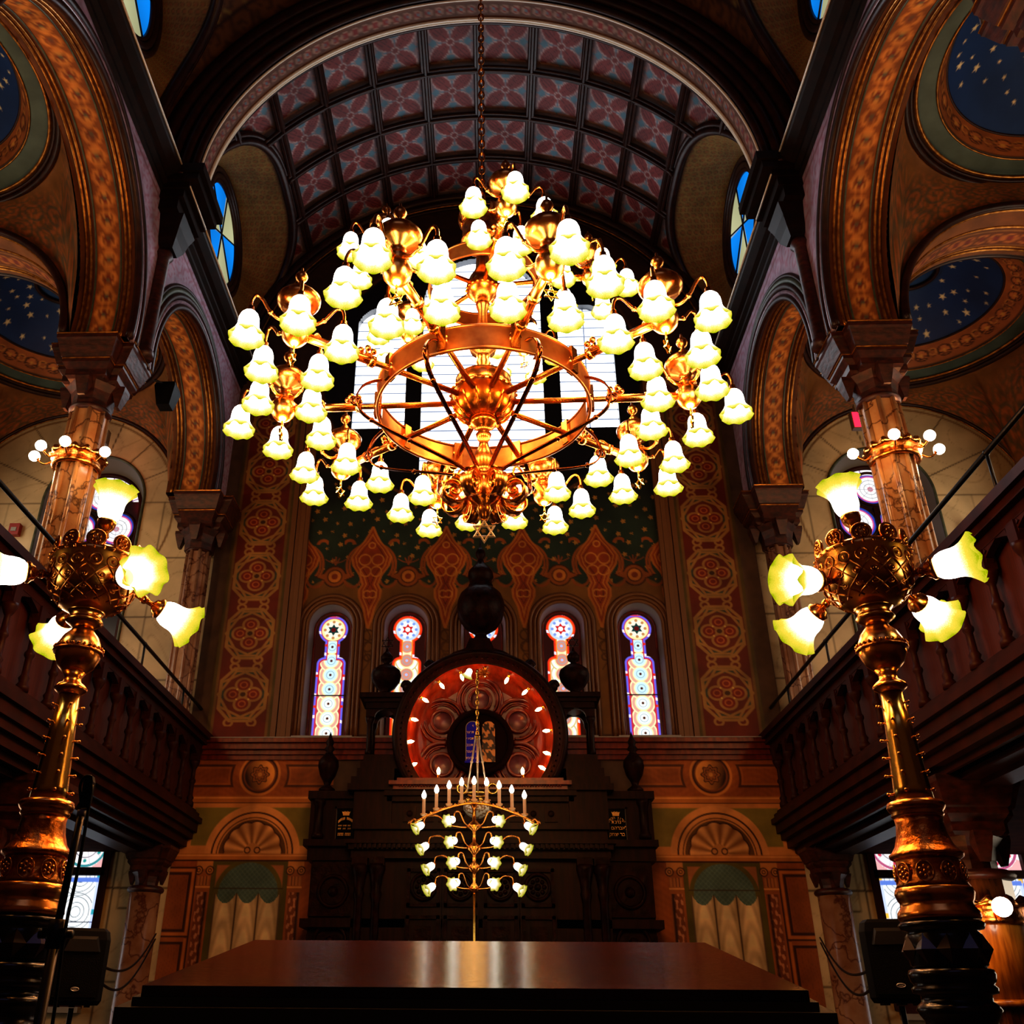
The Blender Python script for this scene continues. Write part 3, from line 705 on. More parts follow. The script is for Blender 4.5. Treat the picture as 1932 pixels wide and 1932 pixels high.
    LX0, LX1, LZ0, LZ1 = 6.12, 9.3, 2.3, 5.0
    o = paint_grid('wall_aisle_end', rngp(4.9, XO, .03), rngp(0, 5.0, .03), lambda u, v: (s*u, u*0+YB, v), joints_lo, PAINT_MARBLE, keep=lambda u, v: ~((u > LX0) & (u < LX1) & (v > LZ0) & (v < LZ1)), flip=s < 0); struct(o)
    w = window_root('lower', (s*(LX0+LX1)/2, YB+.06, 0), 'wide leaded window of white interlaced glass under the gallery ' + ('behind the brass lamp on its black post with the diamond band' if s > 0 else 'behind the microphone stand'))
    wl, hw = LX1-LX0, (LX1-LX0)/2
    def lowglass(u, v):
        P = Paint(u, v, '#e9eef0'); n = 4; lw = wl/n; k = np.floor((u+hw)/lw); x = (u+hw)-(k+.5)*lw
        up = v > 4.2
        c1 = circ(x, v, 0, 4.62, .33); q = np.hypot(x, v-4.62); a = np.arctan2(v-4.62, x)
        P.c[up] = lin('#efe6e6'); rimc = '#2b7f86' if s < 0 else '#a84a70'
        P.line(np.where(up, c1, 1), .022, rimc, .012); P.line(np.where(up, q-.2, 1), .008, '#556', .01); P.line(np.where(up, q-.1, 1), .008, '#556', .01)
        P.fill(np.where(up & (q < .33), np.abs(np.sin(a*5))*q/5-.005, 1), '#99a', .01)
        for t in range(6): P.fill(np.where(up, circ(x, v, .25*math.cos(t*pi/3+.5), 4.62+.25*math.sin(t*pi/3+.5), .03), 1), '#1f8a88' if s < 0 else '#c0304a', .012)
        P.fill(np.where(up & (c1 > .03), circ(np.abs(x), v, .28, 4.3, .14), 1), '#d8a0a0', .012)
        # interlaced discs below
        p = .52; kk = np.floor((v-2.3)/p)
        for dz in (-1, 0, 1):
            cz = 2.3+(kk+.5+dz)*p; q = np.hypot(x, v-cz)
            for r in (.28, .22, .14, .08): P.line(np.where(~up & (np.abs(x) < .25), q-r, 1), .006, '#4a545e', .01)
        P.fill(np.where(~up, np.abs(np.abs(x)-.285)-.03, 1), '#b8c4f0', .012); P.line(np.where(~up, np.abs(x)-.325, 1), .012, '#4a6ac8', .012)
        P.fill(np.where(~up, np.maximum(np.abs(np.abs(x)-.29)-.035, np.abs((v-2.3) % p-p/2)-.04), 1), '#2a90a0' if s < 0 else '#e0b040', .012)
        P.fill(np.where(~up, np.maximum(np.abs(x)-.3, np.abs(v-4.08)-.035), 1), '#5a78c8', .012)
        P.fill(np.where(~up, np.abs(v-3.45)-.008, 1), '#334', .01); P.fill(np.maximum(np.abs(x)-.3, np.abs(v-2.5)-.02), '#c06a80', .012)
        return P.c
    paint_grid('pane', rngp(-hw, hw, .012), rngp(LZ0, LZ1, .012), lambda u, v: (u*s, u*0, v), lowglass, GLASS_AISLE, parent=w)
    fr = MB(); n = 4; lw = wl/n
    for k in range(n+1):
        x = -hw+k*lw; h = .06 if k in (0, n) else .045; fr.box(x-h, x+h, -.1, .02, LZ0, LZ1)
    for z, h in ((LZ0, .06), (4.2, .06), (LZ1, .07)): fr.box(-hw, hw, -.1, .02, z-h, z+h)
    fr.box(-hw, hw, -.08, .02, 2.36, 2.4)
    fr.build('mullion_frame', WOOD_GAL, w)
    b = MB(); b.box(min(s*LX0, s*LX1), max(s*LX0, s*LX1), YB-.16, YB+.05, LZ0-.12, LZ0-.04); struct(b.build('trim_sill', SILLM))
# ------------------------------------------------------------------ the ark wall
LX = [-2.75, -1.38, .01, 1.42, 2.8]
LZ0, LSP, LHW = 6.36, 8.42, .40        # lancet opening: sill, spring, half width
def lancet_open(x, z, grow=0.):
    m = np.zeros(x.shape, bool)
    for c in LX: m |= (np.abs(x-c) < LHW+grow) & (z > LZ0) & ((z < LSP) | (np.hypot(x-c, z-LSP) < LHW+grow))
    return m
BW = [(-2.65, -1.57, 12.64, 15.25, -2.11), (-1.24, 1.28, 11.58, 15.9, .02), (1.62, 2.78, 12.62, 15.2, 2.2)]
def bigwin(x, z):
    m = np.zeros(x.shape, bool)
    for x0, x1, z0, z1, c in BW:
        h = (x1-x0)/2; m |= (x > x0) & (x < x1) & (z > z0) & ((z < z1) | (np.hypot(x-(x0+x1)/2, (z-z1)*1.0) < h))
    return m
def flame_w(z):                          # half width of the painted flame ornaments
    zz = np.array([8.35, 8.55, 8.75, 8.95, 9.1, 9.22, 9.4, 9.6, 9.78, 9.95, 10.1, 10.25, 10.42])
    ww = np.array([.0, .06, .1, .19, .2, .14, .2, .33, .37, .27, .15, .07, 0.])
    return np.interp(z, zz, ww, left=-.3, right=-.3)
def mural(x, z):
    P = Paint(x, z, '#765022')
    P.c *= (1+.15*np.sin(x*3+z*2)*np.sin(z*1.3))[..., None]
    teal = 9.22+.14*np.cos((x-.03)*2*pi/1.4)-z
    P.fill(teal, '#26362a', .03)
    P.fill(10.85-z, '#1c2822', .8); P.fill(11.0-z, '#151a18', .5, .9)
    # little gold stars
    gx = .26; row = np.floor(z/gx); xo = x+(row % 2)*gx*.5; cx = np.floor(xo/gx); u = xo-(cx+.5)*gx; v = z-(row+.5)*gx
    jx = .06*np.sin(cx*12.9+row*7.1); jz = .06*np.sin(cx*4.7+row*17.3); rs = .022+.018*(np.sin(cx*3.1+row*5.7) > 0)
    P.fill(np.where((teal < -.05) & (z < 11.4), np.hypot(u-jx, v-jz)-rs+.012*np.cos(5*np.arctan2(v-jz, u-jx)), 1), '#a87a34', .012)
    # window surrounds
    for c in LX:
        d = np.where(z > LSP, np.hypot(x-c, z-LSP), np.abs(x-c)); d = np.where(z < LZ0-.02, 9, d)
        P.fill(np.where(z < 9.2, d-.62, 1), '#7a4d20', .02); P.line(np.where(z < 9.2, d-.60, 1), .02, '#4a2a12', .014); P.line(np.where(z < 9.2, d-.5, 1), .02, '#8a5a28', .014)
        # medallion over each window
        q = np.hypot((x-c)*1.0, z-9.38)
        P.fill(np.minimum(q-.21, np.abs(x-c)*.55+np.abs(z-9.38)*1.3-.2), '#8a4c1c', .014); P.line(np.minimum(q-.21, np.abs(x-c)*.55+np.abs(z-9.38)*1.3-.2), .014, '#3e200e', .012)
        P.fill(q-.13, '#b8742c', .012); P.line(q-.13, .012, '#4a2410', .012); P.fill(q-.06, '#7c3416', .012)
        # small crown of leaves above it
        for t in (-.6, 0, .6): P.line(np.where(z > 9.6, seg(x, z, c, 9.62, c+.12*math.sin(t), 9.62+.16*math.cos(t)), 1), .012, '#8a4a22', .012)
        P.line(np.where(np.abs(x-c) < .2, np.abs(z-9.66-(x-c)**2*2), 1), .01, '#8a4a22', .012)
    # flames
    for c in (-3.44, -2.08, -.68, .75, 2.14, 3.5):
        w = flame_w(z); d = np.abs(x-c)-w
        # wings
        for q in (.0, .055):
            P.line(np.where((z > 9.4) & (z < 10.1), circ(np.abs(x-c), z, .02, 9.62, .44-q), 1), .022, '#94501e', .014)
        P.line(np.where((z > 10.04) & (np.abs(x-c) < .52), circ(np.abs(x-c), z, .43, 10.03, .1), 1), .03, '#94501e', .014)
        P.line(np.where((z > 9.0) & (z < 9.3), circ(np.abs(x-c), z, .33, 9.32, .15), 1), .025, '#8a4a1e', .014)
        P.fill(d, '#8e3c16', .016); P.line(d, .022, '#b06a28', .014); P.line(d+.07, .012, '#b8762e', .012); P.line(d+.13, .008, '#5a220e', .012)
        ax = np.abs(x-c)
        P.line(np.where((z > 9.45) & (z < 10.0), circ(ax, z, .12, 9.72, .11), 1), .012, '#c08034', .012)
        P.line(np.where((z > 9.2) & (z < 9.7), circ(ax, z, .1, 9.48, .1), 1), .012, '#c08034', .012)
        P.line(np.where((z > 9.9) & (z < 10.3), circ(ax, z, .0, 10.02, .06), 1), .012, '#c08034', .012)
        P.line(np.where((z > 8.8) & (z < 9.2), circ(ax, z, .05, 9.02, .07), 1), .012, '#c08034', .012)
        # scroll hanging below
        for zc, r in ((8.22, .1), (8.0, .09), (7.8, .06)): P.line(circ(x-c, z, .02*math.sin(zc*30), zc, r), .016, '#4e3012', .012)
        P.line(np.where((z > 7.55) & (z < 8.35), np.abs(x-c-.05*np.sin(z*14)), 1), .012, '#4e3012', .012)
    # upper wall: rose-window disc and dark spandrels
    R = np.hypot(x, z-14.1)
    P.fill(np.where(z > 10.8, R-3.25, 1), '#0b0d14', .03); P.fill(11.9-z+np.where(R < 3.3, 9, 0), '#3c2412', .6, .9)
    P.line(np.where(z > 10.8, R-3.34, 1), .03, '#5a3a20', .02); P.line(np.where(z > 10.8, R-3.0, 1), .02, '#14161c', .02)
    scroll = np.abs(((np.sin(x*9)*np.sin(z*9)))-.3)-.05
    P.fill(np.where((z > 12) & (R > 3.5), scroll, 1), '#54341a', .06, .6)
    P.fill(np.where((z > 6.3) & (z < 6.42), -1, 1), '#4a2e16', .02)
    return P.c
U = rngp(-3.3, 3.3, .018)
b0 = paint_grid('wall_ark', U, rngp(6.2, 11.6, .018), lambda u, v: (u, u*0+YB, v), mural, PAINT_MURAL, keep=lambda u, v: ~(lancet_open(u, v) | bigwin(u, v)), flip=True); struct(b0)
b0 = paint_grid('wall_ark_upper', rngp(-5.05, 5.05, .035), rngp(11.6, 19.2, .035), lambda u, v: (u, u*0+YB, v), mural, PAINT_MURAL, keep=lambda u, v: ~bigwin(u, v), flip=True); struct(b0)
# lancet reveals and leaded glass
LANCET_LABEL = ['tall lancet window with a dark green star roundel, farthest from the exit sign on the ark wall', 'lancet window with a red star roundel behind the urn tower nearer the microphone stand',
                'middle lancet window mostly hidden behind the big urn over the ark', 'lancet window with a red star roundel behind the urn tower nearer the exit sign', 'tall lancet window with a dark green star roundel, nearest the exit sign on the ark wall']
for i, c in enumerate(LX):
    arc = [(c-LHW, z) for z in np.linspace(LZ0, LSP, 10)]+[(c-LHW*math.cos(t), LSP+LHW*math.sin(t)) for t in np.linspace(0, pi, 30)[1:-1]]+[(c+LHW, z) for z in np.linspace(LSP, LZ0, 10)]
    rv = MB(); vs = []
    for x, z in arc: vs += [(x, YB, z), (c+(x-c)*.86, YB+.3, z if z <= LSP else LSP+(z-LSP)*.86)]
    rv.add(vs, [(2*k, 2*k+1, 2*k+3, 2*k+2) for k in range(len(arc)-1)], True); struct(rv.build('trim_lancet_reveal', bpy.data.materials['window_reveal']))
    m = MB()
    for g, r, y in ((1.06, .035, -.01), (1.22, .03, -.01), (1.42, .035, -.0)): m.tube([(c+(x-c)*g, YB+y, z if z <= LSP else LSP+(z-LSP)*g) for x, z in arc], r, 8)
    struct(m.build('trim_lancet', mat('ochre_moulding_%d' % i, '#6a4420', rough=.5) if i == 0 else bpy.data.materials['ochre_moulding_0']))
    sl = MB(); sl.box(c-LHW-.12, c+LHW+.12, YB-.14, YB+.35, LZ0-.08, LZ0+.01); struct(sl.build('trim_sill', SILLM))
    w = window_root('lancet', (c, YB+.3, 0), LANCET_LABEL[i])
    outer = i in (0, 4)
    def lanc(u, v):
        P = Paint(u, v, '#2a0f0a'); zr = 8.44; rr = .235
        rim = '#6a62d8' if outer else '#e0381c'; rim2 = '#c02030' if outer else '#e8842a'
        body = np.where(v < 7.78, np.abs(u)-.262, 9.); sh = np.where((v >= 7.6) & (v < 8.0), np.maximum(np.hypot(np.maximum(np.abs(u)-.13, 0), np.maximum(v-7.78, 0))-.132, 0)+np.where(v > 7.92, 1, 0), 9.)
        body = np.minimum(body, np.where((v >= 7.7) & (v < 7.95), np.hypot(np.maximum(np.abs(u)-.13, 0), np.maximum(v-7.78, 0))-.132, 9.))
        neck = np.where((v > 7.7) & (v < 8.4), np.abs(u)-.135, 9.); d = np.minimum(np.minimum(body, neck), circ(u, v, 0, zr, rr+.03))
        d = np.where(v < LZ0+.06, 1., d)
        P.fill(d, rim, .012); P.fill(np.where(np.sin(v*16+u*3) > .9, d, 1), '#f0e0f8', .012); P.fill(np.where(np.sin(v*11) > .965, d, 1), '#d0301c', .012); P.fill(d+.035, rim2, .01); P.fill(d+.058, '#b04048' if outer else '#e6ecea', .01)
        # stacked interlaced discs
        p = .265
        for k in range(-1, 6):
            cz = 6.52+k*p; r = .2; q = np.hypot(u, (v-cz))
            m = (d < -.06) & (v < 7.85) & (np.abs(v-cz) < p*.75)
            P.fill(np.where(m, q-r, 1), '#d8a08e' if outer else '#eef0ea', .01); P.line(np.where(m, q-r, 1), .012, '#f4e8b4' if outer else '#c8b878', .01)
        for k in range(-1, 8):
            cz = 6.52+k*p; q = np.hypot(u, v-cz); m = (d < -.055) & (v < 8.22)
            P.fill(np.where(m, q-.125, 1), '#c4e0ea' if outer else '#cf8a74', .01); P.fill(np.where(m, q-.1, 1), '#eef2ec', .01) if k < 3 and outer else None
            P.line(np.where(m, q-.128, 1), .011, '#f0e6a8', .01); P.line(np.where(m, q-.07, 1), .005, '#7aa0b0', .008); P.fill(np.where(m, q-.024, 1), '#4a1c10' if outer else '#aebaf0', .01)
        q = np.hypot(u, v-zr)
        P.fill(np.where(d < 0, q-rr+.02, 1), '#f0dca0' if outer else '#b8ccf0', .01); P.fill(q-.17, '#f2e4d0' if outer else '#dfe6f4', .01)
        for t in range(8):
            a = t*pi/4; P.fill(circ(u, v, .155*math.cos(a), zr+.155*math.sin(a), .028), '#b88450' if outer else '#7a94d8', .01)
        P.fill(star_sd(u, v, 0, zr, .115, 6, 0, .577), '#0d3a38' if outer else '#c41f1a', .008); P.fill(circ(u, v, 0, zr, .045), '#5a1414' if outer else '#f4f0e4', .008)
        P.fill(np.abs(v-7.2)-.012, '#120a08', .008)
        return P.c
    paint_grid('pane', rngp(-.34, .34, .008), rngp(LZ0+.02, LSP+.34, .008), lambda u, v: (u, u*0, v), lanc, GLASS_LANCET, keep=lambda u, v: (v < LSP) | (np.hypot(u, v-LSP) < .34), parent=w, flip=True)
    fr = MB(); fr.tube([((x-c)*.86, -.02, z if z <= LSP else LSP+(z-LSP)*.86) for x, z in arc], .03, 8); fr.box(-.34, .34, -.04, 0, LZ0, LZ0+.04)
    fr.build('frame', WOOD_RED, w)
# big daylight windows
BIG_LABEL = ['narrow arched glass-block window behind the chandelier on the microphone-stand side', 'wide central glass-block window behind the chandelier, reaching lowest', 'narrow arched glass-block window behind the chandelier on the exit-sign side']
for i, (x0, x1, z0, z1, c) in enumerate(BW):
    h = (x1-x0)/2; cx = (x0+x1)/2; w = window_root('big', (cx, YB+.18, 0), BIG_LABEL[i])
    arc = [(-h, z0), (h, z0)]+[(h*math.cos(t), z1+h*math.sin(t)) for t in np.linspace(0, pi, 30)]
    m = MB(); m.add([(x, 0, z) for x, z in arc], [tuple(range(len(arc)))]); m.build('pane', BLOCKGLASS, w)
    m = MB(); n = len(arc); vs = []
    for x, z in arc+[arc[0]]: vs += [(x, -.18, z), (x, .01, z)]
    m.add(vs, [(2*k, 2*k+1, 2*k+3, 2*k+2) for k in range(n)], False); m.build('reveal', mat('navy_reveal_%d' % i, '#20242c', rough=.5), w)
# side pilaster strips with the painted lattice
def strip(x, z):
    x = x/1.19; P = Paint(x, z, '#5c4c24'); P.fill(np.abs(x)-.385, '#6c2410', .02); P.line(np.abs(x)-.4, .02, '#7d5a2a', .015)
    p = 1.13; k = np.floor((z-6.55)/p); v = z-6.55-(k+.5)*p; u = x; ax, av = np.abs(u), np.abs(v)
    ok = k >= 0
    body = np.maximum(np.maximum(ax-.36, av-.49), ax*.75+av*.62-.43)
    w = lambda d: np.where(ok, d, 1)
    P.fill(w(body), '#6c2814', .014)
    tan = '#a4783e'
    P.fill(w(np.maximum(body+.02, -(np.maximum(ax-.28, av-.36)+.0))), '#3f4a3a', .02)
    P.line(w(body+.02), .024, tan, .012); P.line(w(np.maximum(ax*.9+av*.5-.33, av-.42)), .02, tan, .012)
    P.line(w(np.maximum(ax*.5+av*.9-.36, ax-.34)), .02, tan, .012)
    for cx, cz in ((.15, 0), (0, .17)):
        q = np.hypot(ax-cx, av-cz); P.fill(w(q-.11), '#7e2414', .014); P.line(w(q-.115), .019, tan, .012); P.line(w(np.hypot(ax-cx, av-cz)-.05), .01, '#b8662e', .012)
    P.fill(w(np.hypot(u, v)-.05), '#4a2a14', .012); P.line(w(np.hypot(u, v)-.055), .014, tan, .01)
    for sx in (.17,): P.line(w(np.hypot(ax-sx, av-.5)-.06), .018, tan, .012)
    P.fill(w(np.hypot(ax-.09, av-.09)-.014), '#e8c060', .01)
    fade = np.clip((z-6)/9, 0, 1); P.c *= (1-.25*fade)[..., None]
    return P.c
for s in (-1, 1):
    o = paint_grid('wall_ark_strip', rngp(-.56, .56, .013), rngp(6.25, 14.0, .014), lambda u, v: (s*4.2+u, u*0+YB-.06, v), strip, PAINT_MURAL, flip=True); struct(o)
    b = MB(); b.box(s*4.2-.56, s*4.2+.56, YB-.058, YB, 6.25, 14.0); b.box(min(s*4.69, s*5.06), max(s*4.69, s*5.06), YB-.04, YB, 6.25, 14); struct(b.build('wall_ark_strip', STONE))
    m = MB()
    for x, r in ((3.6, .045), (3.51, .03), (3.43, .045), (3.34, .04)): m.box(s*x-r, s*x+r, YB-.05-r, YB, 6.3, 13.9)
    struct(m.build('trim_strip_edge', bpy.data.materials['ochre_moulding_0']))
# ledge cornice under the windows
b = MB(); c = MB()
for z0, z1, d in ((5.98, 6.06, .06), (6.06, 6.14, .1), (6.14, 6.24, .16), (6.24, 6.31, .22)): b.box(-4.98, 4.98, YB-d, YB, z0, z1)
c.box(-4.98, 4.98, YB-.23, YB, 6.31, 6.325); struct(b.build('trim_ledge', WOOD_RED)); struct(c.build('trim_ledge', SILLM))
# painted trompe-l'oeil panels either side of the ark
def trompe(x, z):                        # x measured from the niche axis, + towards the outer wall
    P = Paint(x, z, '#8a4c1e'); g = np.sin(z*60+6*np.sin(x*7))*.06+np.sin(x*90)*.03; P.c *= (1+g)[..., None]
    OR, HI, SH = '#9a5c28', '#b8783c', '#3a1c0c'
    # frieze with round boss
    for sx in (-1, 1):
        d = np.maximum(boxd(x, z, sx*.95, 5.72, .62, .17), .48-np.hypot(x, z-5.72)); P.line(d, .02, '#4a260e', .014); P.line(d+.035, .014, '#9a5a26', .014)
    q = np.hypot(x, z-5.74); P.fill(q-.33, '#6a3814', .014); P.line(q-.33, .02, '#b07234', .012); P.line(q-.29, .014, SH, .012)
    t = np.clip(.5+(x*.9-(z-5.74)*.3)/.42, 0, 1); ball = np.array(lin('#220c04'))*(t[..., None])+np.array(lin('#d08c40'))*(1-t[..., None])
    k = np.clip(.5-(q-.25)/.012, 0, 1)[..., None]; P.c = P.c*(1-k)+ball*k
    a = np.arctan2(z-5.74, x); P.fill(q-.14-.02*np.cos(8*a), '#8a5424', .012); P.line(q-.14-.02*np.cos(8*a), .01, SH, .01); P.line(q-.09-.015*np.cos(8*a), .008, SH, .01); P.fill(q-.035, '#b8803c', .01)
    # moulding
    P.fill(np.where(np.abs(x) < 1.3, np.abs(z-5.33)-.06, 1), '#a2642c', .012); P.line(np.where(np.abs(x) < 1.3, z-5.36, 1), .012, '#c28a4c', .01); P.line(np.where(np.abs(x) < 1.3, z-5.27, 1), .014, SH, .01)
    # arched niche with shell
    m = (np.abs(x) < 1.2) & (z < 5.27) & (z > 4.46)
    P.fill(np.where(m, -1, 1), '#b87e46', .01); P.fill(np.where(m, boxd(x, z, 0, 4.9, 1.02, .3), 1), '#746a30', .014)
    q = np.hypot(x, z-4.46); P.fill(np.where(m, q-.78, 1), '#c08850', .014); P.line(np.where(m, q-.66, 1), .014, SH, .01); P.line(np.where(m, q-.58, 1), .01, '#5a3416', .01); P.fill(np.where(m, q-.55, 1), '#5a3c18', .014)
    a = np.arctan2(z-4.5, x); R = .46+.025*np.abs(np.sin(a*6.5)); q2 = np.hypot(x, z-4.5)
    sh = .55+.45*np.cos(a*13+pi); shc = np.array(lin('#cc9a64'))*sh[..., None]+np.array(lin('#7e5228'))*(1-sh[..., None])
    k = np.where(m, np.clip(.5-(q2-R)/.012, 0, 1), 0)[..., None]; P.c = P.c*(1-k)+shc*k; P.line(np.where(m, q2-R, 1), .012, '#3a1e0c', .01)
    P.fill(np.where(m & (q2 < .14), -1, 1), '#b07e4a', .01); P.line(np.where(m, circ(np.abs(x), z, .08, 4.53, .045), 1), .01, SH, .01)
    # entablature line
    P.fill(np.where(np.abs(x) < 1.28, np.abs(z-4.42)-.055, 1), '#a86c36', .012); P.line(np.where(np.abs(x) < 1.28, z-4.45, 1), .01, '#c8945a', .008); P.line(np.where(np.abs(x) < 1.28, z-4.37, 1), .012, SH, .01)
    # curtain bay
    m = (np.abs(x) < .62) & (z < 4.36)
    P.fill(np.where(m, -1, 1), '#4e4a1e', .01); P.fill(np.where(m & (z > 3.85), boxd(x, z, 0, 4.1, .54, .2), 1), '#95603a', .012)
    q = np.hypot(x, z-3.86); P.fill(np.where(m, q-.55, 1), '#57521f', .014); net = np.abs(np.sin((x+z)*40))*np.abs(np.sin((x-z)*40))
    P.fill(np.where(m, q-.48, 1), '#46605e', .014); P.fill(np.where(m & (q < .48), net-.25, 1), '#5f7a74', .2, .5)
    top = 3.88-.13*np.abs(np.cos((x+.52)*3*pi/1.04+pi/2))**.7*1.
    k3 = np.floor((x+.52)/.347); fx = (x+.52)/.347-k3-.5
    top = 3.89-.16*(1-(2*fx)**2)
    cur = (np.abs(x) < .53) & (z < top)
    fold = .5+.3*np.sin((z*2.0+fx*fx*5.)*8)*np.clip(1-np.abs(fx)*2, 0, 1)+.45*np.cos(fx*2*pi)*.6
    c1, c2 = np.array(lin('#d0bc98')), np.array(lin('#75603f')); cc = c1*np.clip(fold+.15, 0, 1)[..., None]+c2*(1-np.clip(fold+.15, 0, 1))[..., None]
    P.c = np.where(cur[..., None], cc, P.c); P.fill(np.where(cur, np.abs(np.abs(fx)-.5)*.347-.012, 1), '#33241a', .02); P.line(np.where(np.abs(x) < .56, z-3.95, 1), .009, '#3a2a18', .008)
    # painted columns
    for sx in (-1, 1):
        cxp = sx*.74; P.fill(np.where(z < 4.36, np.abs(x-cxp)-.11, 1), '#8a5228', .012); P.fill(np.where((z < 3.9), np.abs(x-cxp)-.085, 1), '#6a3a1e', .012)
        mm = np.sin(z*31+x*60)+np.sin(z*17-x*90+2)+np.sin(z*53+x*23); P.fill(np.where((z < 3.9) & (np.abs(x-cxp) < .08), .3-mm*.5, 1), '#b48060', .3, .8); P.fill(np.where(z < 3.9, np.abs(x-cxp+.065)-.022, 1), '#2c150c', .03)
        P.fill(np.maximum(np.abs(x-cxp)-.13, np.abs(z-4.3)-.06), '#b07840', .012)
        for q in (-.09, .09): P.fill(circ(x, z, cxp+q, 4.22, .06), '#b07840', .01); P.line(circ(x, z, cxp+q, 4.22, .06), .01, SH, .01); P.line(circ(x, z, cxp+q, 4.22, .025), .008, SH, .01)
        P.fill(np.maximum(np.abs(x-cxp)-.1, np.abs(z-4.06)-.07), '#a0683a', .012); P.fill(np.where((np.abs(z-4.06) < .07) & (np.abs(x-cxp) < .1), np.abs(np.sin((x-cxp)*60))*.02-.006, 1), SH, .01); P.line(np.where(np.abs(x-cxp) < .12, z-3.97, 1), .014, '#c08a50', .01)
    # wood panels to the outer side
    for cz, hz in ((3.75, .42), (2.65, .5), (1.6, .45)):
        d = boxd(x, z, 1.2, cz, .24, hz); P.fill(d-.09, '#8a4c1e', .012); P.line(d-.09, .014, SH, .012); P.line(d-.05, .02, '#a8662c', .012); P.line(d, .022, '#35190b', .014); P.fill(d+.03, '#7e451a', .012)
        P.fill(np.where(d+.03 < 0, np.abs(np.sin(x*70+2*np.sin(z*9)))-.12, 1), '#5e3010', .2, .6)
    P.fill(np.where((x > .93) & (z < 4.34), np.abs(z-3.2)-.03, 1), '#8f5222', .012)
    return np.clip(P.c*1.45, 0, .85)
for s in (-1, 1):
    o = paint_grid('wall_ark_dado', rngp(-1.25, 1.3, .0125), rngp(0.9, 5.99, .0125), lambda u, v: (s*(3.76+u), u*0+YB-.02, v), lambda u, v: trompe(u, v), PAINT_MURAL, flip=s > 0); struct(o)
b = MB(); b.box(-5.06, 5.06, YB-.015, YB+.05, 0, 6.2); struct(b.build('wall_ark_base', STONE))
b = MB()
b.box(-XO, XO, YB+.5, YB+.6, 0, 19.5); struct(b.build('wall_outer', STONE))
# ------------------------------------------------------------------ columns, gallery fronts, rails
CROSS = [(1, .62), (.72, .62), (.72, 1), (-.72, 1), (-.72, .62), (-1, .62), (-1, -.62), (-.72, -.62), (-.72, -1), (.72, -1), (.72, -.62), (1, -.62)]
OCT = [(math.cos(pi/8+k*pi/4), math.sin(pi/8+k*pi/4)) for k in range(8)]
SQ = [(1, 1), (-1, 1), (-1, -1), (1, -1)]
def capital_bm(z1, k=1.):
    """flared stepped abacus over a leafy bell, top at z1"""
    m = MB(); a = .56*k
    m.loft(CROSS, [(.36*k, .36*k, z1-.62*k), (.4*k, .4*k, z1-.58*k), (.4*k, .4*k, z1-.48*k), (.47*k, .47*k, z1-.4*k), (.47*k, .47*k, z1-.34*k), (.5*k, .5*k, z1-.32*k), (.58*k, .58*k, z1-.1*k), (.6*k, .6*k, z1-.07*k), (.6*k, .6*k, z1)])
    m.lathe([(.27*k, z1-1.0*k), (.275*k, z1-.86*k), (.31*k, z1-.72*k), (.39*k, z1-.62*k), (.4*k, z1-.58*k)], 8, smooth=False, M=rotz(pi/8))
    for i in range(4):
        m.loft(SQ, [(.02*k, .05*k, z1-.9*k), (.06*k, .08*k, z1-.76*k), (.09*k, .1*k, z1-.64*k), (.09*k, .1*k, z1-.58*k)], M=rotz(i*pi/2) @ T(.38*k, 0, 0))
    return m
def gold_line(z, k):
    m = MB(); pts = [(x*.475*k, y*.475*k, z) for x, y in CROSS]; m.tube(pts, .013, 6, closed=True, smooth=False); pts = [(x*.605*k, y*.605*k, z+.34*k) for x, y in CROSS]; m.tube(pts, .012, 6, closed=True, smooth=False); return m
def necking_bm(z, r):
    m = MB(); m.lathe([(r*.98, z-.05), (r*1.12, z-.03), (r*1.16, z), (r*1.1, z+.03), (r*.98, z+.05)], 24); return m
def upper_column(x, y, label, matr, r=.26, z0=4.6):
    t = empty('marble_column', (x, y, 0), label=label, cat='column', group='columns of the upper arcade')
    m = MB(); m.loft(OCT, [(r*1.05, r*1.05, z0), (r, r, z0+1.), (r*.94, r*.94, 9.75)])
    for k in range(8): m.tube([(r*math.cos(pi/8+k*pi/4), r*math.sin(pi/8+k*pi/4), z0), (r*.93*math.cos(pi/8+k*pi/4), r*.93*math.sin(pi/8+k*pi/4), 9.75)], .035, 8)
    m.build('shaft', matr, t)
    necking_bm(9.72, r*.98).build('necking', WOOD_CAP, t)
    capital_bm(ZI).build('capital', WOOD_CAP, t); gold_line(ZI-.34, 1.).build('gilt_line', GILT, t)
    return t
for s in (-1, 1):
    upper_column(s*5.54, CY[2], 'brown marble column with a lit brass collar, ' + ('rising behind the lamp nearer the microphone stand' if s < 0 else 'next to the red exit sign'), MARBLE_COL)
    upper_column(5.36 if s > 0 else -5.24, 15.62, 'slim veined marble column against the ark wall above the gallery, ' + ('on the microphone-stand side' if s < 0 else 'on the exit-sign side'), MARBLE_PINK, r=.21)
upper_column(5.38, CY[1], 'column of which only the stepped wooden capital shows, before the near starry dome', MARBLE_COL)
upper_column(-5.38, CY[1], 'column whose wooden capital edge just enters the picture corner by the stars', MARBLE_COL)
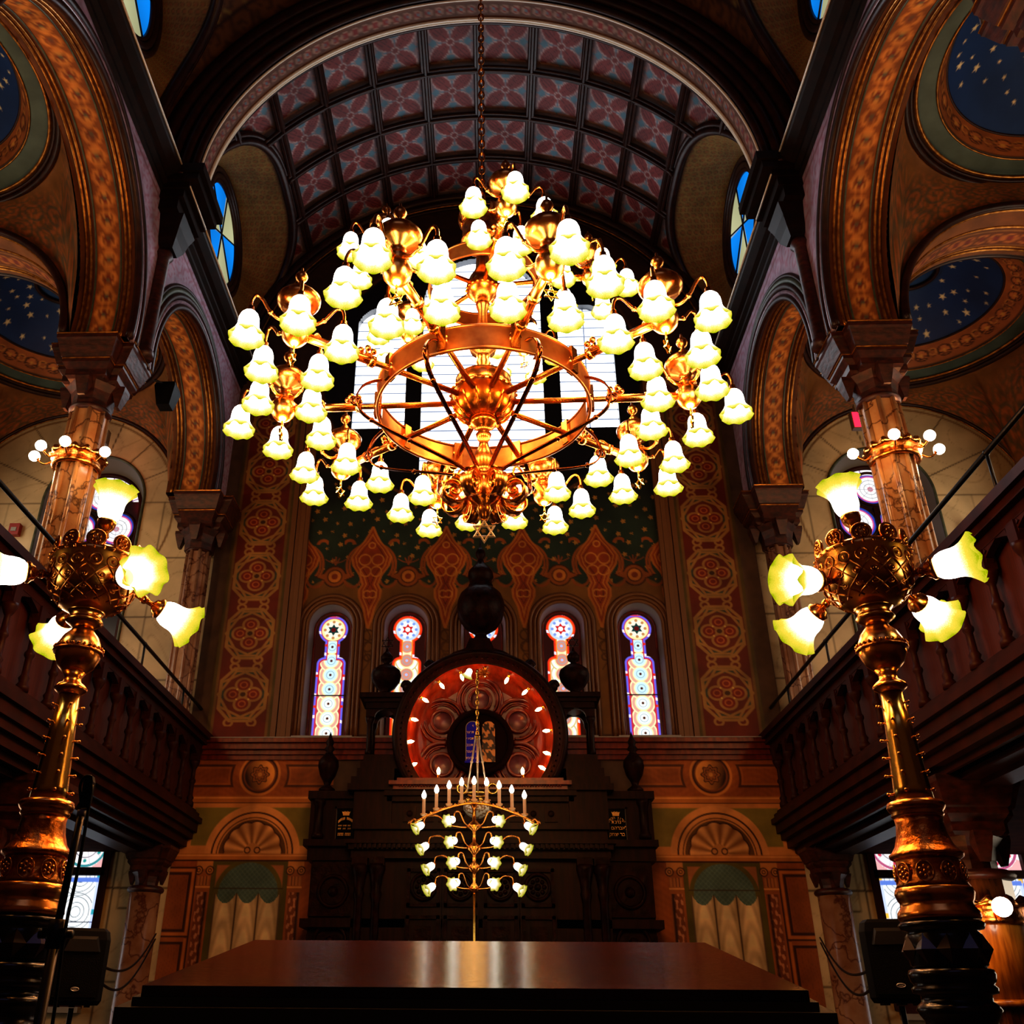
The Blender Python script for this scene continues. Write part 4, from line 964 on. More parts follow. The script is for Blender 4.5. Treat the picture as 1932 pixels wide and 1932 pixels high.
def lower_column(x, y, label, matr, r, zt, k):
    t = empty('gallery_column', (x, y, 0), label=label, cat='column', group='columns carrying the gallery')
    m = MB(); m.lathe([(r*1.5, 0), (r*1.5, .25), (r*1.2, .35), (r*1.25, .45), (r, .55), (r*.98, zt-1.05*k)], 8 if r > .3 else 28, smooth=r < .3, M=rotz(pi/8)); m.build('shaft', matr, t)
    necking_bm(zt-1.02*k, r).build('necking', WOOD_CAP, t); capital_bm(zt, k).build('capital', WOOD_CAP, t)
    return t
for s in (-1, 1):
    lower_column(5.28 if s > 0 else -5.24, 15.5, 'pink veined marble column under the gallery beside the painted curtain panel, ' + ('behind the speaker with the microphone stand' if s < 0 else 'behind the speaker at the black lamp post'), MARBLE_PINK, .24, 4.5, .62)
    lower_column(s*5.25, 10.9, 'thick dark grained column under the gallery ' + ('half hidden behind the brass lamp' if s < 0 else 'wearing a lit brass collar'), PORPHYRY, .36, 4.5, .95)

# ---- collars of bulbs on the columns
def collar(x, y, z, r, label, angs, big=1.):
    t = empty('column_light_ring', (x, y, z), label=label, cat='light', group='brass light collars on the columns')
    m = MB(); m.lathe([(r+.02, -.1), (r+.06, -.1), (r+.07, -.06), (r+.05, -.04), (r+.05, .03), (r+.08, .06), (r+.04, .07), (r+.02, .07)], 32, cap=False)
    m.lathe([(r+.02, -.1), (r+.02, .07)], 32, cap=False); m.build('band', BRASS_D, t)
    m = MB(); m.lathe([(r+.03, .06), (r+.1, .06), (r+.12, .09), (r+.1, .13), (r+.06, .145), (r+.03, .1)], 112, cap=False, fn=lambda a, q, rr, z: (rr+.014*math.cos(14*a), .06+(z-.06)*(1+.35*math.cos(14*a))))
    m.build('rosette_cresting', BRASS, t)
    for a in angs:
        a = math.radians(a); c, s_ = math.cos(a), math.sin(a); R = r+.06
        m = MB(); m.tube(bez([(R*c, R*s_, 0), ((R+.1)*c, (R+.1)*s_, -.07), ((R+.2)*c, (R+.2)*s_, -.02)], 5), .014, 6); m.lathe([(.03, 0), (.035, .03), (.02, .05)], 10, M=T((R+.2)*c, (R+.2)*s_, -.03)); ar = m.build('bulb_arm', BRASS, t)
        m = MB(); m.sphere(((R+.24)*c, (R+.24)*s_, .03), .075*big, 12, 8); m.build('bulb', BULB_W, ar)
    return t
collar(-5.56, CY[2], 8.88, .26, 'brass collar of bare bulbs around the marble column above the lamp nearer the microphone stand', (200, 235, 275, 330))
collar(5.58, CY[2], 8.86, .26, 'brass collar of bare bulbs around the marble column next to the exit sign', (185, 250, 300, 345))
collar(5.25, 10.9, 3.15, .36, 'brass collar with a glowing bulb around the dark column under the gallery', (262,), 1.25)
bb = MB(); bb.lathe([(.4, 2.32), (.4, 3.04), (.39, 3.06), (.0, 3.06)], 28, M=T(5.25, 10.9, 0)); bb.lathe([(.4, 2.3), (.44, 2.32), (.44, 2.35), (.4, 2.37)], 28, M=T(5.25, 10.9, 0))
o = bb.build('sleeve', mat('golden_grained_sleeve', '#b0742a', rough=.3, col2='#6a3c12', nscale=5, stretch=(4, 4, .5), coat=.4)); sc = [q for q in bpy.data.objects if q.name.startswith('gallery_column') and abs(q.location.y-10.9) < .1 and q.location.x > 0][0]; o.parent = sc; o.location = (-5.25, -10.9, 0); o['label'] = 'golden grained sleeve'

# ---- gallery
for s in (-1, 1):
    where = 'on the microphone-stand side' if s < 0 else 'on the exit-sign side'
    b = MB(); b.box(min(s*5.0, s*XO), max(s*5.0, s*XO), 3, YB, 4.5, 4.85); struct(b.build('floor_gallery', mat('soffit_boards', '#3a1a0e', rough=.9, col2='#28100a', nscale=4, spec=.02) if s < 0 else bpy.data.materials['soffit_boards']))
    b = MB()
    for x0, z0, z1 in ((5.3, 4.38, 4.5), (5.1, 4.44, 4.56), (4.95, 4.5, 4.66)): b.box(min(s*x0, s*(x0+.3)), max(s*x0, s*(x0+.3)), 3, YB-.02, z0, z1)
    struct(b.build('trim_gallery_soffit', WOOD_GAL))
    t = empty('gallery_balustrade', (s*4.7, 9.5, 4.6), label='carved dark wooden gallery front with colonnettes ' + where, cat='gallery front')
    def X(a, b_): return (min(s*(a-4.7), s*(b_-4.7)), max(s*(a-4.7), s*(b_-4.7)))
    y0, y1 = -6.4, 6.48
    m = MB()
    for x0, x1, z0, z1 in ((4.84, 5.1, -.02, .12), (4.76, 5.1, .1, .2), (4.7, 5.1, .2, .34), (4.64, 5.1, .34, .42), (4.7, 5.1, .42, .5), (4.76, 5.1, .5, .56)): m.box(*X(x0, x1), y0, y1, z0, z1)
    m.build('fascia', WOOD_GAL, t)
    m = MB(); m.box(*X(4.9, 5.0), y0, y1, .5, 1.72); m.build('board_panel', WOOD_BOARD, t)
    m = MB()
    for x0, x1, z0, z1 in ((4.76, 5.06, 1.5, 1.6), (4.68, 5.08, 1.6, 1.68), (4.62, 5.1, 1.68, 1.78), (4.7, 5.06, 1.78, 1.84)): m.box(*X(x0, x1), y0, y1, z0, z1)
    m.build('top_rail', WOOD_GAL, t)
    pitch = .62; n = 20
    proto = MB()
    proto.lathe([(.07, .56), (.07, .62), (.045, .66), (.06, .7), (.038, .74), (.036, .92), (.055, .95), (.055, .98), (.036, 1.01), (.032, 1.16), (.05, 1.19), (.08, 1.26), (.085, 1.3)], 12)
    for q in (-1, 1):
        crv = [(.045+.265*math.sin(tt)**1.0, 1.28+.22*(1-math.cos(tt))**.8) for tt in np.linspace(0, pi/2, 9)]
        crv = [(.05, 1.28), (.06, 1.34), (.09, 1.395), (.075, 1.41), (.12, 1.43), (.18, 1.455), (.25, 1.475), (.312, 1.5)]
        proto.prism([(q*a, b_) for a, b_ in [(0, 1.28)]+crv+[(.312, 1.53), (0, 1.53)]], -.035, .035, 'yz'); proto.prism([(q*a, b_) for a, b_ in [(.09, 1.44), (.13, 1.46), (.1, 1.49)]], -.05, -.03, 'yz')
    proto.box(-.06, .06, -.07, .07, 1.3, 1.5)
    p0 = proto.build('colonnette', WOOD_GAL, t)
    for i in range(n):
        c = p0 if i == 0 else p0.copy()
        if i: COL.objects.link(c); c.parent = t
        c.location = (s*.1, y1-.3-i*pitch, 0)
    h = empty('handrail', (s*4.9, 9.5, 6.44), label='thin black pipe handrail above the gallery front ' + where, cat='handrail')
    m = MB(); m.tube([(0, -6.4, .62), (0, 3.0, .5), (0, 6.46, .42)], .028, 8); m.build('rail_pipe', IRON, h)
    for y in (-4.2, -1.6, 1.0, 3.4, 5.4):
        m = MB(); zt = .62-.12*(y+6.4)/9.4 if y < 3 else .5-.08*(y-3)/3.46
        m.tube([(0, y, 0), (0, y, zt)], .018, 8); m.sphere((0, y, zt), .035, 8, 6); m.build('post', IRON, h)

# ---- small fittings up there
t = empty('exit_sign', (7.2, 15.0, 12.03), label='glowing red exit sign partly behind the marble column', cat='sign')
m = MB(); m.box(-.3, .3, -.06, .06, -.18, .18); m.build('housing', mat('sign_housing', '#6a5a4a'), t)
m = MB(); m.box(-.28, .28, -.07, -.06, -.16, .16); m.build('lit_face', EXITRED, t)
m = MB(); m.box(-.2, .2, -.05, .05, .18, .36); m.build('bracket', mat('sign_bracket', '#7a6a55'), t)
t = empty('exit_sign', (-7.3, 15.0, 11.85), label='exit sign hidden behind the column, only its red glow on the marble showing', cat='sign')
m = MB(); m.box(-.2, .2, -.06, .06, -.15, .15); m.build('housing', mat('sign_housing_b', '#6a5a4a'), t)
m = MB(); m.box(-.19, .19, .06, .07, -.14, .14); m.build('lit_face', EXITRED, t)
for nm, loc, lab in (('fire_alarm', (-9.0, YB-.06, 10.38), 'small red alarm box on the marbled end wall'),):  # red fire alarm fixed to the end wall, not a switch
    t = empty(nm, loc, label=lab, cat='alarm'); m = MB(); m.box(-.1, .1, -.06, .05, -.12, .12); m.build('case', mat('alarm_red', '#8a1a14', rough=.4), t); m = MB(); m.box(-.05, .05, -.075, -.06, -.05, .03); m.build('label_plate', SILLM, t)
t = empty('security_camera', (9.03, YB-.15, 10.35), label='small dark camera on the marbled end wall above the handrail', cat='camera'); m = MB(); m.box(-.07, .07, -.18, .05, -.06, .06); m.build('case', IRON, t); m = MB(); m.lathe([(.03, 0), (.03, .12)], 10, M=T(0, .05, 0) @ Matrix.Rotation(-pi/2, 4, 'X')); m.build('mount', IRON, t)
t = empty('bracket_speaker', (-4.84, 11.9, 10.6), label='small black loudspeaker hung from the column capital by the aisle arch', cat='speaker')
m = MB(); m.loft(SQ, [(.1, .1, -.2), (.16, .15, .12), (.14, .13, .2)]); m.build('cabinet', PLASTIC, t); m = MB(); m.tube([(0, 0, .2), (-.1, -.3, .1)], .02, 6); m.build('bracket', IRON, t)
# ------------------------------------------------------------------ the carved ark
AX, AY = -.05, 15.2
ark = empty('torah_ark', (AX, AY, 0), label='tall carved dark walnut ark with a lit round niche and urn finials', cat='ark')
def AB(name, m, mt, parent=None): return m.build(name, mt, parent or ark)
# cabinet
m = MB(); m.box(-2.62, 2.62, .25, .78, .9, 4.3); m.box(-1.95, 1.95, .1, .78, .9, 4.3); m.box(-2.7, 2.7, .0, .78, .9, 1.3); m.box(-2.72, 2.72, .1, .78, 3.34, 3.46); AB('cabinet', m, WOOD_ARK)
# wing panels and plaques
for s in (-1, 1):
    m = MB(); m.box(s*2.26-.44, s*2.26+.44, .2, .78, 4.3, 5.3); m.box(s*2.26-.5, s*2.26+.48, .1, .78, 4.5, 4.6); m.box(s*2.3-.44, s*2.3+.44, .12, .78, 5.22, 5.34)
    m.lathe([(.09, 4.62), (.1, 4.68), (.07, 4.72), (.07, 5.1), (.1, 5.16), (.1, 5.22)], 14, M=T(s*2.56, .2, 0)); AB('wing', m, WOOD_ARK)
    m = MB(); m.box(s*2.26-.36, s*2.26+.36, .2, .26, 1.6, 3.25); m.box(s*2.26-.36, s*2.26+.36, .2, .26, 3.5, 4.25)
    for z, r in ((3.85, .22), (3.15, .24)): m.tube([(s*2.26+r*math.cos(a), .19, z+r*math.sin(a)) for a in np.linspace(0, 2*pi, 25)[:-1]], .03, 6, closed=True); m.sphere((s*2.26, .2, z), .08, 10, 6)
    AB('carved_panel', m, WOOD_ARK2)
    m = MB(); m.lathe([(.13, 5.34), (.13, 5.4), (.05, 5.46), (.07, 5.52), (.13, 5.62), (.17, 5.76), (.16, 5.86), (.08, 5.95), (.05, 6.0), (.09, 6.04), (.05, 6.1), (.07, 6.16), (.03, 6.24), (0, 6.34)], 18, M=T(s*2.48, .3, 0)); AB('urn_finial', m, WOOD_ARK2)
    pq = empty('plaque', (s*2.12, .17, 4.83), parent=ark); m = MB(); m.box(-.15, .15, -.01, .03, -.24, .24)
    m.build('tablet', BLACKGLASS, pq)
    m = MB()
    for a, b_, c_, d in ((-.18, -.15, -.27, .27), (.15, .18, -.27, .27), (-.18, .18, .24, .27), (-.18, .18, -.27, -.24)): m.box(a, b_, -.03, .03, c_, d)
    m.build('frame', WOOD_ARK, pq)
    m = MB()
    for q in (-1, 0, 1): m.prism([(q*.03-.02, .15), (q*.03+.02, .15), (q*.05+.018, .205 if q == 0 else .2), (q*.05, .185), (q*.05-.018, .205 if q == 0 else .2)], -.016, -.012)
    m.box(-.05, .05, -.016, -.012, .135, .152); m.build('gold_crown', GOLDPAINT, pq)
def heb(txt, size, parent, loc, material, name='gold_lettering'):
    cu = bpy.data.curves.new('lettering', 'FONT'); cu.body = txt; cu.size = size; cu.align_x = 'CENTER'; cu.align_y = 'CENTER'; cu.extrude = .0015; cu.resolution_u = 2
    o = bpy.data.objects.new('lettering_src', cu); COL.objects.link(o); bpy.context.view_layer.update()
    dg = bpy.context.evaluated_depsgraph_get(); me = bpy.data.meshes.new_from_object(o.evaluated_get(dg)); bpy.data.objects.remove(o)
    me.materials.clear(); me.materials.append(material)
    q = bpy.data.objects.new(name, me); COL.objects.link(q); q.parent = parent; q.location = loc; q.rotation_euler = (pi/2, 0, 0); return q
RTL = lambda t: t[::-1]
plq = [c for c in ark.children if c.name.startswith('plaque')]
def arch_line(txt, size, parent, zc, R, span):
    n = len(txt)
    for k, ch_ in enumerate(txt):
        if ch_ == ' ': continue
        a = span*(.5-k/(n-1)); o = heb(ch_, size, parent, (R*math.sin(a), -.014, zc+R*math.cos(a)), GOLDPAINT); o.rotation_euler = (pi/2, a, 0)
arch_line('ארון הקדש', .062, plq[1], -.05, .155, 1.75)
for t, z in (('נדבת', .04), ('לאברהם בן', -.05), ('בר יצחק', -.145)): heb(RTL(t), .072, plq[1], (0, -.014, z), GOLDPAINT)
# the lettering of the other plaque is too worn to read: short gold strokes word by word
m = MB(); rr = random.Random(3)
for z, words, h in ((-.02, 3, .011), (-.065, 3, .011), (-.15, 2, .022)):
    x = -.115
    for w_ in range(words):
        wl = .23/words-.02; q = x
        while q < x+wl-.008:
            d = rr.uniform(.008, .014); m.box(q, q+d*.6, -.016, -.012, z-h, z+h); m.box(q, q+d*1.1, -.016, -.012, z+h*.4, z+h); q += d*1.5
        x += .23/words
for k in range(13):
    a = -.85+k*.142
    if k != 6: m.box(.15*math.sin(a)-.006, .15*math.sin(a)+.006, -.016, -.012, -.06+.15*math.cos(a)-.02, -.06+.15*math.cos(a)+.02)
m.build('gold_lettering', GOLDPAINT, plq[0])
# pilasters
for x in (-1.84, -1.58, 1.58, 1.84):
    p = MB(); p.box(x-.11, x+.11, -.02, .12, .9, 1.5); p.lathe([(.075, 1.5), (.08, 1.56), (.065, 1.62), (.06, 3.7), (.09, 3.8), (.07, 3.85), (.1, 4.05), (.13, 4.15), (.13, 4.22)], 16, M=T(x, .02, 0)); p.box(x-.12, x+.12, -.06, .12, 4.2, 4.32); AB('column', p, WOOD_ARK2)
# doors
for k, x in enumerate((-.86, -.3, .3, .86)):
    d = MB(); d.box(x-.27, x+.27, .03, .12, .95, 4.2)
    o = AB('door', d, WOOD_ARK)
    f = MB()
    for z0, z1 in ((3.62, 4.16), (2.2, 3.5), (1.0, 2.1)):
        for a, b_, c_, e in ((x-.25, x+.25, z1-.05, z1), (x-.25, x+.25, z0, z0+.05), (x-.25, x-.2, z0, z1), (x+.2, x+.25, z0, z1)): f.box(a, b_, -.02, .04, c_, e)
    f.box(x-.13, x+.13, -.02, .04, 2.35, 3.35); f.box(x-.09, x+.09, -.04, .0, 2.6, 3.2)
    f.build('door_moulding', WOOD_ARK2, o)
    g = MB(); g.tube([(x+.18*math.cos(a), -.0, 3.9+.18*math.sin(a)) for a in np.linspace(0, 2*pi, 33)[:-1]], .028, 8, closed=True); g.sphere((x, .03, 3.9), .05, 12, 8)
    for q in range(8): g.sphere((x+.1*math.cos(q*pi/4), .03, 3.9+.1*math.sin(q*pi/4)), .035, 8, 6)
    g.build('medallion', WOOD_ARK2, o)
# entablature
m = MB()
for z0, z1, d, hw in ((4.3, 4.42, -.05, 1.98), (4.42, 4.5, -.12, 2.02), (4.5, 4.56, -.18, 2.06), (4.56, 4.72, -.02, 1.95), (4.72, 4.8, -.1, 1.98), (4.8, 5.14, -.0, 1.4), (5.14, 5.22, -.08, 1.46), (5.22, 5.3, -.14, 1.5)): m.box(-hw, hw, d, .78, z0, z1)
for s in (-1, 1):
    m.box(s*1.68-.3, s*1.68+.3, -.08, .78, 4.72, 5.3); m.box(s*1.7-.38, s*1.7+.38, -.16, .78, 5.3, 5.4); m.box(s*1.7-.34, s*1.7+.34, -.1, .78, 5.4, 5.52); m.box(s*1.66-.3, s*1.66+.3, -.06, .78, 5.52, 5.66)
for k in range(52): m.box(-1.9+k*.0745-.02, -1.9+k*.0745+.02, -.2, -.1, 4.43, 4.49)
AB('entablature', m, WOOD_ARK)
m = MB()
for k in range(9):
    x = -1.1+k*.275; m.box(x-.1, x+.1, -.03, 0, 4.84, 5.08); m.sphere((x, -.03, 4.96), .05, 8, 6)
AB('rosette_frieze', m, mat('ark_gilded_relief', '#30160a', rough=.4, col2='#1c0c05', nscale=12, bump=.4, spec=.1))
m = MB(); m.box(-1.36, 1.36, -.2, .5, 5.3, 5.36); m.box(-1.42, 1.42, -.28, .5, 5.36, 5.42); m.box(-1.3, 1.3, -.22, .5, 5.42, 5.47)
for k in range(60): m.sphere((-1.25+k*.0424, -.24, 5.345), .016, 6, 4)
AB('niche_ledge', m, WOOD_RED)
# round niche: outer frame, splayed bowl, rosettes, centre disc
ZR = 6.2
def clipz(poly): return [(x, max(z, 5.46)) for x, z in poly]
def ringstrip(mb, prof, n=120):
    """revolve (r, y) about the niche axis, cut flat at the ledge"""
    A = np.linspace(0, 2*pi, n+1)[:-1]; vs = []; k = len(prof)
    for r, y in prof:
        for a in A: vs.append((r*math.cos(a), y, max(5.46, ZR+r*math.sin(a))))
    fs = [(i*n+j, i*n+(j+1) % n, (i+1)*n+(j+1) % n, (i+1)*n+j) for i in range(k-1) for j in range(n)]
    mb.add(vs, fs, True)
m = MB(); ringstrip(m, [(1.34, .7), (1.36, .1), (1.4, .0), (1.42, -.1), (1.38, -.16), (1.32, -.16), (1.29, -.1), (1.25, -.1), (1.22, -.06), (1.18, -.06)])
for k in range(90):
    a = 2*pi*k/90
    if math.sin(a)*1.27 > -.72: m.sphere((1.27*math.cos(a), -.11, ZR+1.27*math.sin(a)), .018, 6, 4)
AB('round_frame', m, WOOD_ARK)
m = MB(); ringstrip(m, [(1.18, -.06), (1.16, .0), (1.13, .02), (1.12, .06), (1.08, .09), (1.07, .14), (.99, .22), (.92, .26), (.86, .28)]); AB('splayed_bowl', m, WOOD_RED)
m = MB(); ringstrip(m, [(.9, .27), (.5, .33), (.01, .33)]); AB('niche_back', m, WOOD_VIO)
m = MB()
for k in range(6):
    a = pi/2+k*pi/3; cx, cz = .72*math.cos(a), ZR-.06+.72*math.sin(a)
    if cz < 5.4: continue
    q = empty('rosette', (0, 0, 0), parent=ark)
    f = MB()
    for R, r, y in ((.36, .035, .24), (.30, .02, .25)): f.tube([(cx+R*math.cos(t), y, max(5.47, cz+R*math.sin(t))) for t in np.linspace(a-2.3, a+2.3, 40)], r, 8)
    for d in (-1, 1): f.tube([(cx+.27*math.cos(t)+d*.0, .26, max(5.47, cz+.27*math.sin(t))) for t in np.linspace(a+d*.25, a+d*2.0, 20)], .016, 6)
    f.build('cusp_moulding', WOOD_CUSP, q)
    f = MB(); f.tube([(cx+.18*math.cos(t), .25, max(5.47, cz+.18*math.sin(t))) for t in np.linspace(0, 2*pi, 33)[:-1]], .03, 8, closed=True); f.build('ring', WOOD_CUSP, q)
    f = MB(); f.lathe([(.0, .03), (.06, .03), (.12, .01), (.165, 0)], 24, M=T(cx, .29, cz) @ Matrix.Rotation(pi/2, 4, 'X'), cap=False); f.build('boss', WOOD_VIO, q)
    p_ = [(cx+math.cos(t)*r, cz+math.sin(t)*r) for t, r in [(a+pi*.55, .24), (a+pi*.75, .3), (a+pi, .24), (a-pi*.75, .3), (a-pi*.55, .24)]]
m = MB(); ringstrip2 = MB()
ringstrip2.tube([(.5*math.cos(t), .2, ZR-.06+.5*math.sin(t)) for t in np.linspace(0, 2*pi, 61)[:-1]], .05, 10, closed=True)
ringstrip2.lathe([(0, 0), (.5, 0)], 48, M=T(0, .2, ZR-.06) @ Matrix.Rotation(pi/2, 4, 'X'), cap=False); AB('tablet_disc', ringstrip2, mat('shadowed_walnut', '#150704', rough=.5, spec=.03))
# tablets of the law
def tabpoly(c, h=.105): return [(c-h, 5.82), (c+h, 5.82), (c+h, 6.36)]+[(c+h*math.cos(t), 6.36+h*math.sin(t)) for t in np.linspace(0, pi, 16)[1:-1]]+[(c-h, 6.36)]
tb = MB(); tb.prism(tabpoly(-.125), .15, .19); tb.box(-.25, 0, .14, .19, 5.79, 5.82); t1 = AB('tablet', tb, BLUEPAINT); t1['label'] = 'blue tablet with gold Hebrew lines'
tb = MB(); tb.tube([(x, .15, z) for x, z in tabpoly(-.125)], .007, 6, closed=True); tb.build('tablet_edge', SILLM, t1)
for i, tx in enumerate(('וי', 'לא תרצח', 'לא תנאף', 'לא תגנב', 'לא תענה', 'לא תחמד')): heb(RTL(tx), .058, t1, (-.125 + (0 if i else .01), .147, 6.39-i*.105), mat('pale_gold_letters', '#d8b48c', rough=.4) if i == 0 else bpy.data.materials['pale_gold_letters'])
def worn(u, v):
    P = Paint(u, v, '#0c0705'); n = np.sin(u*31+v*17)+np.sin(u*53-v*23+1)+np.sin(v*41+u*11)+.7*np.sin(u*97+v*71); P.fill(-(n-.1)*.05, '#b98448', .03); P.fill((np.abs(v-6.18)-.02), '#0c0705', .02); P.fill((np.abs(v-6.02)-.015), '#0c0705', .02); return P.c
pt = paint_grid('tablet', rngp(.035, .245, .006), rngp(5.8, 6.465, .006), lambda u, v: (u, u*0+.15, v), worn, painted('worn_gilding', .35, .3, 9), keep=lambda u, v: (v < 6.36) | (np.hypot(u-.14, v-6.36) < .105), parent=ark, flip=True); pt['label'] = 'worn gilded tablet with flaking gold'
# bulbs round the niche
cxy = (934, 958)
for bx, bz in ((725, 290), (490, 390), (300, 560), (180, 785), (140, 1035), (185, 1290), (995, 245), (1250, 330), (1460, 470), (1615, 670), (1695, 915), (1690, 1165), (1630, 1325), (485, 1470), (1395, 1470)):
    dx, dz = (bx-cxy[0])/700*1.02, -(bz-cxy[1])/700*1.04
    base = bz > 1400
    bu = empty('niche_bulb', (dx, -.12 if base else -.02, (5.56 if base else ZR+dz)), parent=ark)
    a = math.atan2(dz, dx); ra = 0 if base else -(a+pi/2)+pi
    R = Matrix.Rotation(0 if base else (pi/2-a)+pi, 4, 'Y')
    m = MB(); m.lathe([(.001, .1), (.016, .08), (.03, .045), (.026, .01), (.018, -.02)], 10, M=R @ Matrix.Identity(4)); m.build('bulb', BULB, bu)
    m = MB(); m.lathe([(.022, -.02), (.022, -.06), (.03, -.07)], 10, M=R); m.build('socket', BRASS, bu)
# flanking lantern towers
for s in (-1, 1):
    tw = MB(); x = s*1.58
    tw.box(x-.34, x+.34, .0, .62, 5.66, 5.78); tw.box(x-.3, x+.3, .05, .6, 5.78, 5.9)
    for dx in (-.23, .23):
        for dy in (.1, .52): tw.lathe([(.06, 5.9), (.06, 5.96), (.045, 6.0), (.045, 6.4), (.07, 6.46), (.08, 6.52)], 12, M=T(x+dx, dy, 0))
    tw.box(x-.3, x+.3, .04, .6, 6.66, 6.76); tw.box(x-.34, x+.34, .0, .64, 6.76, 6.82); tw.box(x-.4, x+.4, -.06, .66, 6.82, 6.9)
    for dy in (.08, .52): tw.prism([(x-.3, 6.52), (x-.16, 6.52)]+[(x-.16*math.cos(t), 6.52+.14*math.sin(t)) for t in np.linspace(0, pi, 10)[1:-1]]+[(x+.16, 6.52), (x+.3, 6.52), (x+.3, 6.68), (x-.3, 6.68)], dy, dy+.06)
    AB('lantern_tower', tw, WOOD_ARK)
    u = MB(); u.lathe([(.2, 6.9), (.2, 6.94), (.1, 6.98), (.08, 7.02), (.16, 7.08), (.24, 7.2), (.26, 7.3), (.24, 7.38), (.14, 7.46), (.06, 7.5), (.05, 7.52), (.1, 7.56), (.11, 7.63), (.06, 7.7), (.03, 7.73), (.02, 7.78)], 20, M=T(x+s*.02, .3, 0))
    uo = AB('urn_finial', u, WOOD_ARK2)
    st = MB()
    for r in (0, pi): st.tube([(x+s*.02+.11*math.sin(r+2*pi*k/3), .3, 7.88+.11*math.cos(r+2*pi*k/3)) for k in range(3)], .012, 6, closed=True, smooth=False)
    st.build('star_finial', IRON, uo)
# scroll crockets and the great top urn
m = MB()
for a in (.62, .98, pi-.98, pi-.62):
    x, z = 1.44*math.cos(a), ZR+1.44*math.sin(a); m.tube(bez([(x*.98, .2, z-.06), (x*1.06, .2, z+.08), (x*1.02+(.1 if x > 0 else -.1), .2, z+.02)], 6), [.1-.004*i for i in range(13)], 10)
    m.sphere((x*1.03, .2, z+.02), .1, 12, 8)
AB('scroll_crocket', m, WOOD_ARK2)
m = MB(); m.prism([(-.62, 7.5), (-.42, 7.62), (-.24, 7.68), (-.17, 7.86), (.17, 7.86), (.24, 7.68), (.42, 7.62), (.62, 7.5)], .0, .5)
m.lathe([(.2, 7.8), (.16, 7.9), (.1, 7.98), (.1, 8.02), (.16, 8.06), (.28, 8.14), (.38, 8.3), (.42, 8.48), (.41, 8.62), (.36, 8.76), (.26, 8.86), (.2, 8.9), (.22, 8.93), (.2, 8.96), (.2, 9.06), (.23, 9.1), (.22, 9.2), (.16, 9.28), (.1, 9.34), (.06, 9.4), (.05, 9.46), (.085, 9.52), (.09, 9.58), (.06, 9.65), (.02, 9.7), (.012, 9.95)], 28, M=T(.02, .25, 0)); AB('crowning_urn', m, WOOD_ARK2)
# ------------------------------------------------------------------ lamps
def tulip(mb, H=.235, R=.125, n=40, waves=8, ruff=.12):
    """ruffled tulip shade hanging mouth-down from z=0"""
    prof = [(.02, 0), (.043, -.008), (.061, -.028), (.071, -.055), (.0745, -.085), (.075, -.108), (.08, -.132), (.09, -.157), (.104, -.18), (.118, -.203), (.127, -.22)]
    k = R/.127; h = H/.22
    def fn(a, t, r, z):
        w = max(0, (t-.45)/.55)**1.6; return r*k*(1+ruff*.55*w*math.cos(waves*a)), z*h*(1-.055*w*math.cos(waves*a))
    return mb.lathe(prof, n, fn=fn, cap=False)
def point(name, loc, power, col, r=.12):
    l = bpy.data.lights.new(name, 'POINT'); l.energy = power; l.color = lin(col); l.shadow_soft_size = r
    o = bpy.data.objects.new(name, l); COL.objects.link(o); o.location = loc; return o

# ---- the great chandelier
CX, CYY, CZ = .088, 6.216, 6.49
ch = empty('chandelier', (CX, CYY, CZ), label='huge two-tier polished brass chandelier with tulip shades hanging on a chain in the nave', cat='chandelier')
m = MB(); P = [(.001, -1.06), (.03, -1.05), (.045, -1.0), (.06, -.97), (.05, -.94), (.1, -.9), (.13, -.84), (.12, -.74), (.08, -.68), (.055, -.63), (.06, -.61), (.08, -.57), (.078, -.5), (.06, -.45), (.045, -.42), (.035, -.37), (.05, -.34), (.062, -.3), (.04, -.27), (.06, -.24), (.1, -.21), (.105, -.19), (.1, -.17)]
m.lathe(P, 28); m.build('lower_stem', BRASS, ch)
m = MB(); m.lathe([(.1, -.17), (.16, -.145), (.21, -.09), (.24, -.02), (.25, .03), (.26, .05), (.26, .09), (.22, .1), (.215, .11), (.215, .2), (.225, .21), (.2, .23), (.12, .26), (.06, .3)], 40)
for k in range(28):
    a = 2*pi*k/28; m.sphere((.26*math.cos(a), .26*math.sin(a), .07), .017, 6, 4)
for k in range(14):
    a = 2*pi*k/14; m.tube([(r*math.cos(a), r*math.sin(a), z) for r, z in ((.12, -.17), (.18, -.135), (.225, -.075), (.248, -.01))], .009, 5)
m.build('hub', BRASS, ch)
m = MB(); m.lathe([(.06, .3), (.05, .34), (.065, .38), (.05, .42), (.06, .47), (.1, .5), (.115, .54), (.12, .6), (.06, .63), (.045, .66), (.04, .92), (.055, .97), (.06, 1.0), (.05, 1.03)], 24)
for k in range(10):
    a = 2*pi*k/10; m.tube([(.06*math.cos(a), .06*math.sin(a), .48), (.118*math.cos(a), .118*math.sin(a), .58)], .01, 5)
m.build('middle_stem', BRASS, ch)
m = MB(); m.lathe([(.05, 1.03), (.08, 1.06), (.125, 1.11), (.14, 1.17), (.135, 1.22), (.11, 1.29), (.08, 1.34), (.06, 1.4), (.05, 1.6), (.08, 1.66)], 28)
for k in range(20):
    a = 2*pi*k/20; m.sphere((.137*math.cos(a), .137*math.sin(a), 1.15), .014, 6, 4)
m.build('upper_hub', BRASS, ch)
m = MB(); m.lathe([(.02, 1.66), (.17, 1.68), (.19, 1.7), (.175, 1.72), (.175, 1.9), (.19, 1.92), (.17, 1.95), (.06, 2.02), (.03, 2.12), (.012, 2.14)], 28)
